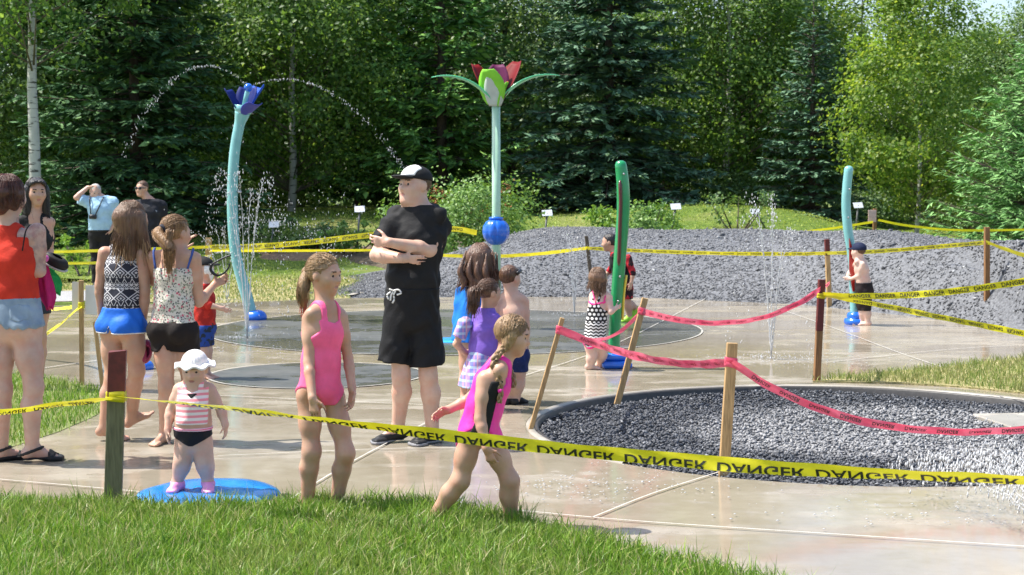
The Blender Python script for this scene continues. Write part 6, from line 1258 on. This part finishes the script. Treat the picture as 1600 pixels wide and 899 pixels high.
p.cloth('face_paint', white_paint, ('head',), .002, lambda x, y, z, c, f: rmax((.12 - dq[1]) * H, (dq[2] - .2) * H)); p.cloth('painted_mask', blackp, ('head',), .004, lambda x, y, z, c, f: rmin(*[(np.sqrt((dq[0] - a * .15) ** 2 + (dq[2] - .01) ** 2 * .7) - .105) * H for a in (-1, 1)], rmax(np.abs(dq[0] - .10) - .05, np.abs(dq[2] + .14) - .10) * H) + np.where(dq[1] < .15, 1, 0))
p.hair(h_blond, .02, .06, .0); p.mesh(rmax(p.field([('c', 'ell', (p.hT(0, -.06, .20), V3(.40, .46, .36) * H, p.hA), .02)]), (.20 - dq[2]) * H), 'cap', capm); p.mesh(p.field([('c', 'ell', (p.hT(.02, .44, .24), V3(.30, .30, .05) * H, p.hA), .01)]), 'cap_brim', capm)
zt = J(0, 507)[2]; p.cloth('tshirt', pattern('red_print', 'blotch', ((.35, .02, .015), (.50, .03, .02), (.02, .02, .03)), 12), ('torso', 'uarm'), .012, lambda x, y, z, c, f: rmax(zt - .03 - z + 0 * x, z - J(0, 443)[2])); p.cloth('shorts', pattern('blue_print', 'blotch', ((.02, .03, .05), (.02, .06, .28), (.03, .03, .04)), 14), ('torso', 'thigh'), .014, lambda x, y, z, c, f: rmax(z - zt + 0 * x, J(0, 541)[2] - z))

# 12. girl with long wavy hair, blue top
p = Person('girl with long wavy brown hair in a loose royal blue top seen from behind', (742, 628), 'child', skin_mid, .007, .215, k=1.0)
J = p.J
p.torso(J(746, 442), J(740, 545), 15, 10, .0, seat=.5); p.arm(J(721, 455), J(715, 500, .02), J(720, 535, .05), (.1, .2, -1), (.3, 1, 0), (1, 0, 0), .5, tg='a'); p.arm(J(770, 455), J(777, 500), J(775, 535, .05), (0, .2, -1), (0, 1, 0), (-1, 0, 0), .5, tg='b')
p.leg(J(729, 550), J(728, 588), J(726, 618), 20, 'a'); p.leg(J(752, 550), J(752, 588), J(752, 618), 10, 'b'); p.head(J(751, 404), 20, -4, 0)
zn, zb = J(0, 452)[2], J(0, 534)[2]; p.add('_t', 'flat', J(747, 448), J(735, 534), .105, .145, k=.04)
p.body(); blf = fabric('royal_blue_top', (.012, .17, .58), .7, .12); p.cloth('blue_top', blf, ('torso', '_t', 'uarma'), .012, lambda x, y, z, c, f: rmax(zb - z + .006 * np.sin(x * 60), z - zn - .02, -.28 - x))
hw = hairmat('wavy_brown_hair', (.045, .020, .012), (.16, .085, .05)); p.scalp(hw, None, 340, .002, .24, 60, .075, 1.6); p.hair(hw, .07, .18, .10, extra=[(p.hT(0, -.25, 0), J(748, 440, -.09), .10, .085), (p.hT(-.2, -.12, 0), J(727, 440, -.07), .065, .04), (p.hT(.22, -.1, 0), J(773, 432, -.04), .06, .045)]); p.wisps(hw, (J(728, 398, -.05), J(772, 396, -.04)), (J(717, 452, -.12), J(782, 446, -.08)), (0, -.02, 0), 120, .005, .016)
for q in (-1, 0, 1, 2): tube('hair_lock', (smooth_path([J(738 + q * 11, 396, -.12), J(732 + q * 13, 425, -.165), J(738 + q * 12, 440, -.15), J(732 + q * 12, 455, -.13)], 5), np.interp(np.linspace(0, 1, 16), [0, .3, .7, 1], [.004, .024, .024, .006])), hw, p.root, 10)

# 13. girl in purple
p = Person('girl with a curly brown ponytail in a purple swim shirt and plaid skirt', (752, 642), 'kid', skin_mid, .0065, .20, k=1.08)
J = p.J
p.torso(J(760, 490), J(752, 572), 42, 40, .0, seat=.5); p.arm(J(727, 505, -.02), J(713, 538, -.03), J(727, 551, .06), (.7, .5, -.3), (.2, 0, 1), (1, 0, 0), .5, tg='a'); p.arm(J(781, 505, -.02), J(789, 540, .03), J(787, 565, .12), (0, .6, -.8), (0, 0, 1), (-1, 0, 0), .5, tg='b')
p.leg(J(742, 580), J(741, 612), J(741, 634), 50, 'a'); p.leg(J(762, 580), J(762, 610), J(762, 634), 50, 'b'); p.head(J(765, 458), 62, -6, 0)
for tg, a, b_ in (('_la', J(727, 505, -.02), J(713, 538, -.03)), ('_lb', J(781, 505, -.02), J(789, 540, .03))): sleeve(p, tg, a, b_, .72, .050, .050)
p.add('_k', 'flat', J(756, 548), J(748, 607), .100, .160, k=.02)
p.body(); zb = J(0, 556)[2]; pur = fabric('purple_lycra', (.20, .11, .50), .55, .10); pld = pattern('pastel_plaid', 'plaid', ((.20, .22, .58), (.50, .25, .50), (.45, .65, .78), (.65, .35, .40)))
p.cloth('swim_shirt', pur, ('torso', 'neck'), .012, lambda x, y, z, c, f: rmax(zb - z + 0 * x, z - J(0, 481)[2])); p.cloth('sleeve', pld, ('_la',), .004, None); p.cloth('sleeve', pld, ('_lb',), .004, None); p.cloth('skirt', pld, ('_k',), .004, lambda x, y, z, c, f: .010 * np.sin(np.arctan2(f, c) * 9) * np.clip((J(0, 556)[2] - z) * 6, 0, 1) - .2 + 0 * x if False else rmax(J(0, 605)[2] + .008 * np.sin(np.arctan2(f, c) * 9) - z, -1))
p.scalp(hw, p.hT(-.02, -.46, .08), 160); p.hair(hw, .04, .15, .06); a = p.hT(-.02, -.46, .08); P_ = smooth_path([a, a + (-.035, -.02, -.005), J(739, 462, -.10), J(738, 478, -.11), J(741, 490, -.10)], 6); tube('ponytail', (P_, np.interp(np.linspace(0, 1, len(P_)), [0, .3, .7, 1], [.022, .038, .032, .008])), hw, p.root, 12); p.strands(hw, P_[::3], [.026, .044, .040, .02], 120); p.wisps(hw, (J(736, 452, -.12), J(750, 452, -.10)), (J(732, 494, -.12), J(746, 492, -.10)), (-.01, -.015, 0), 90, .0035, .011)

# 14. shirtless boy with sunglasses pushed up
p = Person('shirtless boy in navy swim shorts and black shoes half hidden by the braided girl', (806, 632), 'kid', skin_fair, .0075, .20, k=1.05)
J = p.J
p.torso(J(799, 458), J(803, 556), 12, 10, .0, seat=.5); p.arm(J(778, 472), J(775, 512), J(780, 548, .05), (.1, .2, -1), (.2, 1, 0), (1, 0, 0), .5, tg='a'); p.arm(J(820, 472), J(823, 512), J(822, 545, .05), (0, .2, -1), (0, 1, 0), (-1, 0, 0), .5, tg='b')
p.leg(J(794, 562), J(793, 598), J(792, 622), 30, 'a'); p.leg(J(812, 562), J(811, 598), J(806, 622), 40, 'b'); p.head(J(797, 435), 40, -2, 0); p.body()
p.cloth('swim_shorts', pattern('navy_print', 'blotch', ((.01, .025, .10), (.015, .03, .12), (.04, .07, .22)), 20), ('torso', 'thigh'), .014, lambda x, y, z, c, f: rmax(z - J(0, 545)[2] + 0 * x, J(0, 581)[2] - z)); p.hair(h_brown, .025, .08, .02); shoes(p, sole_m, top=.05)
tube('headband', (smooth_path([p.hT(.40, -.05, .20), p.hT(.30, .25, .30), p.hT(0, .38, .36), p.hT(-.30, .25, .30), p.hT(-.40, -.05, .20)], 4), .014), bl_, p.root, 8)

# 15. girl in polka dots at the green pole
p = Person('small girl in a black and white polka dot swimsuit holding the green pole', (934, 578), 'kid', skin_pale, .0068, .195, k=.97)
J = p.J
p.torso(J(939, 455), J(929, 530), 35, 32, -.012, seat=.62); p.arm(J(955, 465, -.04), J(962, 483, .0), J(967, 484, -.10), (.3, .2, .3), (.1, -.1, 1), (0, 1, 0), .3, tg='a') if False else p.arm(J(952, 466, -.04), J(954, 488, -.10), J(962, 482, -.07), (.7, .6, .25), (0, -.1, 1), (-.2, 1, 0), .4, tg='a'); p.arm(J(926, 466, .05), J(935, 486, .12), J(953, 481, .14), (.9, -.2, .1), (0, 0, 1), (0, -1, 0), .4, tg='b')
p.leg(J(921, 536), J(926, 556, .0), J(921, 573, .0), 80, 'a'); p.leg(J(936, 536, .02), J(942, 553, .06), J(937, 569, .12), 75, 'b'); p.head(J(936, 435), 48, 4, 0); p.body()
dots = pattern('polka_and_zigzag', 'dots', ((.012, .012, .014), (.75, .74, .73)), J(0, 503)[2]); suit(p, dots, J(0, 466)[2], J(0, 543)[2], .05, (.02, .04), 1.0, backscoop=.045)
pk = fabric('hot_pink_trim', (.85, .05, .28), .6); zz = J(0, 475)[2]; p.cloth('trim', pk, ('torso',), .0095, lambda x, y, z, c, f: rmax(np.abs(z - zz - .25 * np.abs(c)) - .008, np.abs(c) - .09)); p.cloth('leg_trim', pk, ('torso', 'thigh'), .0095, lambda x, y, z, c, f: np.abs(z - J(0, 543)[2] - 1.0 * np.maximum(0, np.abs(c) - .022)) - .010)
for q in ((-1, 930), (1, 944)): tube('shoulder_strap', (smooth_path([J(q[1] + q[0] * 4, 455, -.02), J(q[1] + q[0] * 2, 463, -.075), J(q[1] - q[0] * 1, 475, -.09)], 4), .007), pk, p.root, 6)
hk = hairmat('light_brown_hair', (.09, .045, .025), (.22, .13, .075)); p.scalp(hk, None, 140, .0018, .12, 58, .05, .3); p.hair(hk, .045, .16, .06, extra=[(p.hT(0, -.22, 0), p.hT(0, -.30, -.36), .07, .04), (p.hT(.22, -.1, 0), p.hT(.22, -.14, -.34), .05, .025), (p.hT(-.2, -.1, 0), p.hT(-.2, -.14, -.34), .05, .025)]); p.wisps(hk, (J(926, 440, -.07), J(946, 440, -.05)), (J(930, 462, -.09), J(945, 460, -.07)), (0, -.01, 0), 60, .0035, .01)

# 16. boy in red behind the green pole
p = Person('boy with black hair in a red and black outfit behind the green pole', (978, 504), 'kid', skin_mid, .009, .215, k=1.12)
J = p.J
p.torso(J(962, 394), J(975, 447), 285, 280, .0, seat=.5); p.arm(J(981, 404, -.10), J(989, 428, -.12), J(986, 442, -.14), (-.2, -.1, -1), (-1, 0, 0), (0, 1, 0), .6, tg='a'); p.arm(J(966, 404, .1), J(952, 424, .1), J(942, 436, .08), (-.9, 0, -.3), (0, 0, 1), (0, -1, 0), .5, tg='b')
p.leg(J(979, 452, -.03), J(980, 474, -.03), J(984, 496, .0), 275, 'a'); p.leg(J(974, 452, .04), J(980, 474, .04), J(996, 483, .06), 270, 'b'); p.head(J(952, 379), 278, -4, 0, brow=h_black); p.body()
rb_ = pattern('red_black_print', 'blotch', ((.45, .02, .03), (.03, .012, .014), (.015, .015, .018)), 9); p.cloth('tshirt', rb_, ('torso', 'uarm'), .013, lambda x, y, z, c, f: rmax(J(0, 442)[2] - z + 0 * x, z - J(0, 394)[2])); p.cloth('vest', black_f, ('torso',), .02, lambda x, y, z, c, f: rmax(J(0, 438)[2] - z + 0 * x, z - J(0, 400)[2])); p.cloth('shorts', rb_, ('torso', 'thigh'), .018, lambda x, y, z, c, f: rmax(z - J(0, 440)[2] + 0 * x, J(0, 467)[2] - z)); p.hair(h_black, .04, .12, .04)
lm_ = M('lime_shoe', (.35, .70, .05), .5, .2)
for tg in 'ab': p.cloth('shoe', lm_, ('foot' + tg,), .010, None)

# 17. boy hugging the right pole
p = Person('shirtless boy in a navy cap and dark shorts hugging the right teal pole', (1355, 509), 'kid', skin_pale, .0085, .20, k=1.0)
J = p.J
p.torso(J(1344, 405), J(1351, 454), 318, 315, .0, seat=.5); p.arm(J(1348, 413, -.08), J(1342, 431, -.06), J(1330, 436, .05), (-.9, .2, .05), (0, .1, 1), (0, 1, 0), .4, tg='a'); p.arm(J(1337, 413, .08), J(1328, 425, .22), J(1323, 434, .14), (.3, -.9, -.1), (0, 0, 1), (1, 0, 0), .5, tg='b')
p.leg(J(1351, 460), J(1354, 484), J(1356, 506), 285, 'a'); p.leg(J(1346, 460, .05), J(1347, 484, .05), J(1347, 504, .06), 280, 'b'); p.head(J(1341, 393), 312, 0, 0); p.body()
p.cloth('shorts', pattern('dark_red_print', 'blotch', ((.012, .010, .011), (.02, .012, .013), (.16, .015, .02)), 8), ('torso', 'thigh'), .02, lambda x, y, z, c, f: rmax(z - J(0, 442)[2] + 0 * x, J(0, 486)[2] - z)); X, Y, Z = np.meshgrid(*[q.astype(np.float32) for q in p.ax], indexing='ij', sparse=True); H = p.hh; dq = [((X - p.hc[0]) * p.hA[i][0] + (Y - p.hc[1]) * p.hA[i][1] + (Z - p.hc[2]) * p.hA[i][2]) / H for i in range(3)]
nav = fabric('navy_cap', (.012, .018, .05)); p.mesh(rmax(p.field([('c', 'ell', (p.hT(0, -.06, .18), V3(.41, .47, .38) * H, p.hA), .02)]), (.08 - dq[2]) * H), 'cap', nav); p.mesh(p.field([('c', 'ell', (p.hT(0, .44, .14), V3(.30, .28, .05) * H, p.hA), .01)]), 'cap_brim', nav); p.hair(h_brown, .008, .02, -.1)
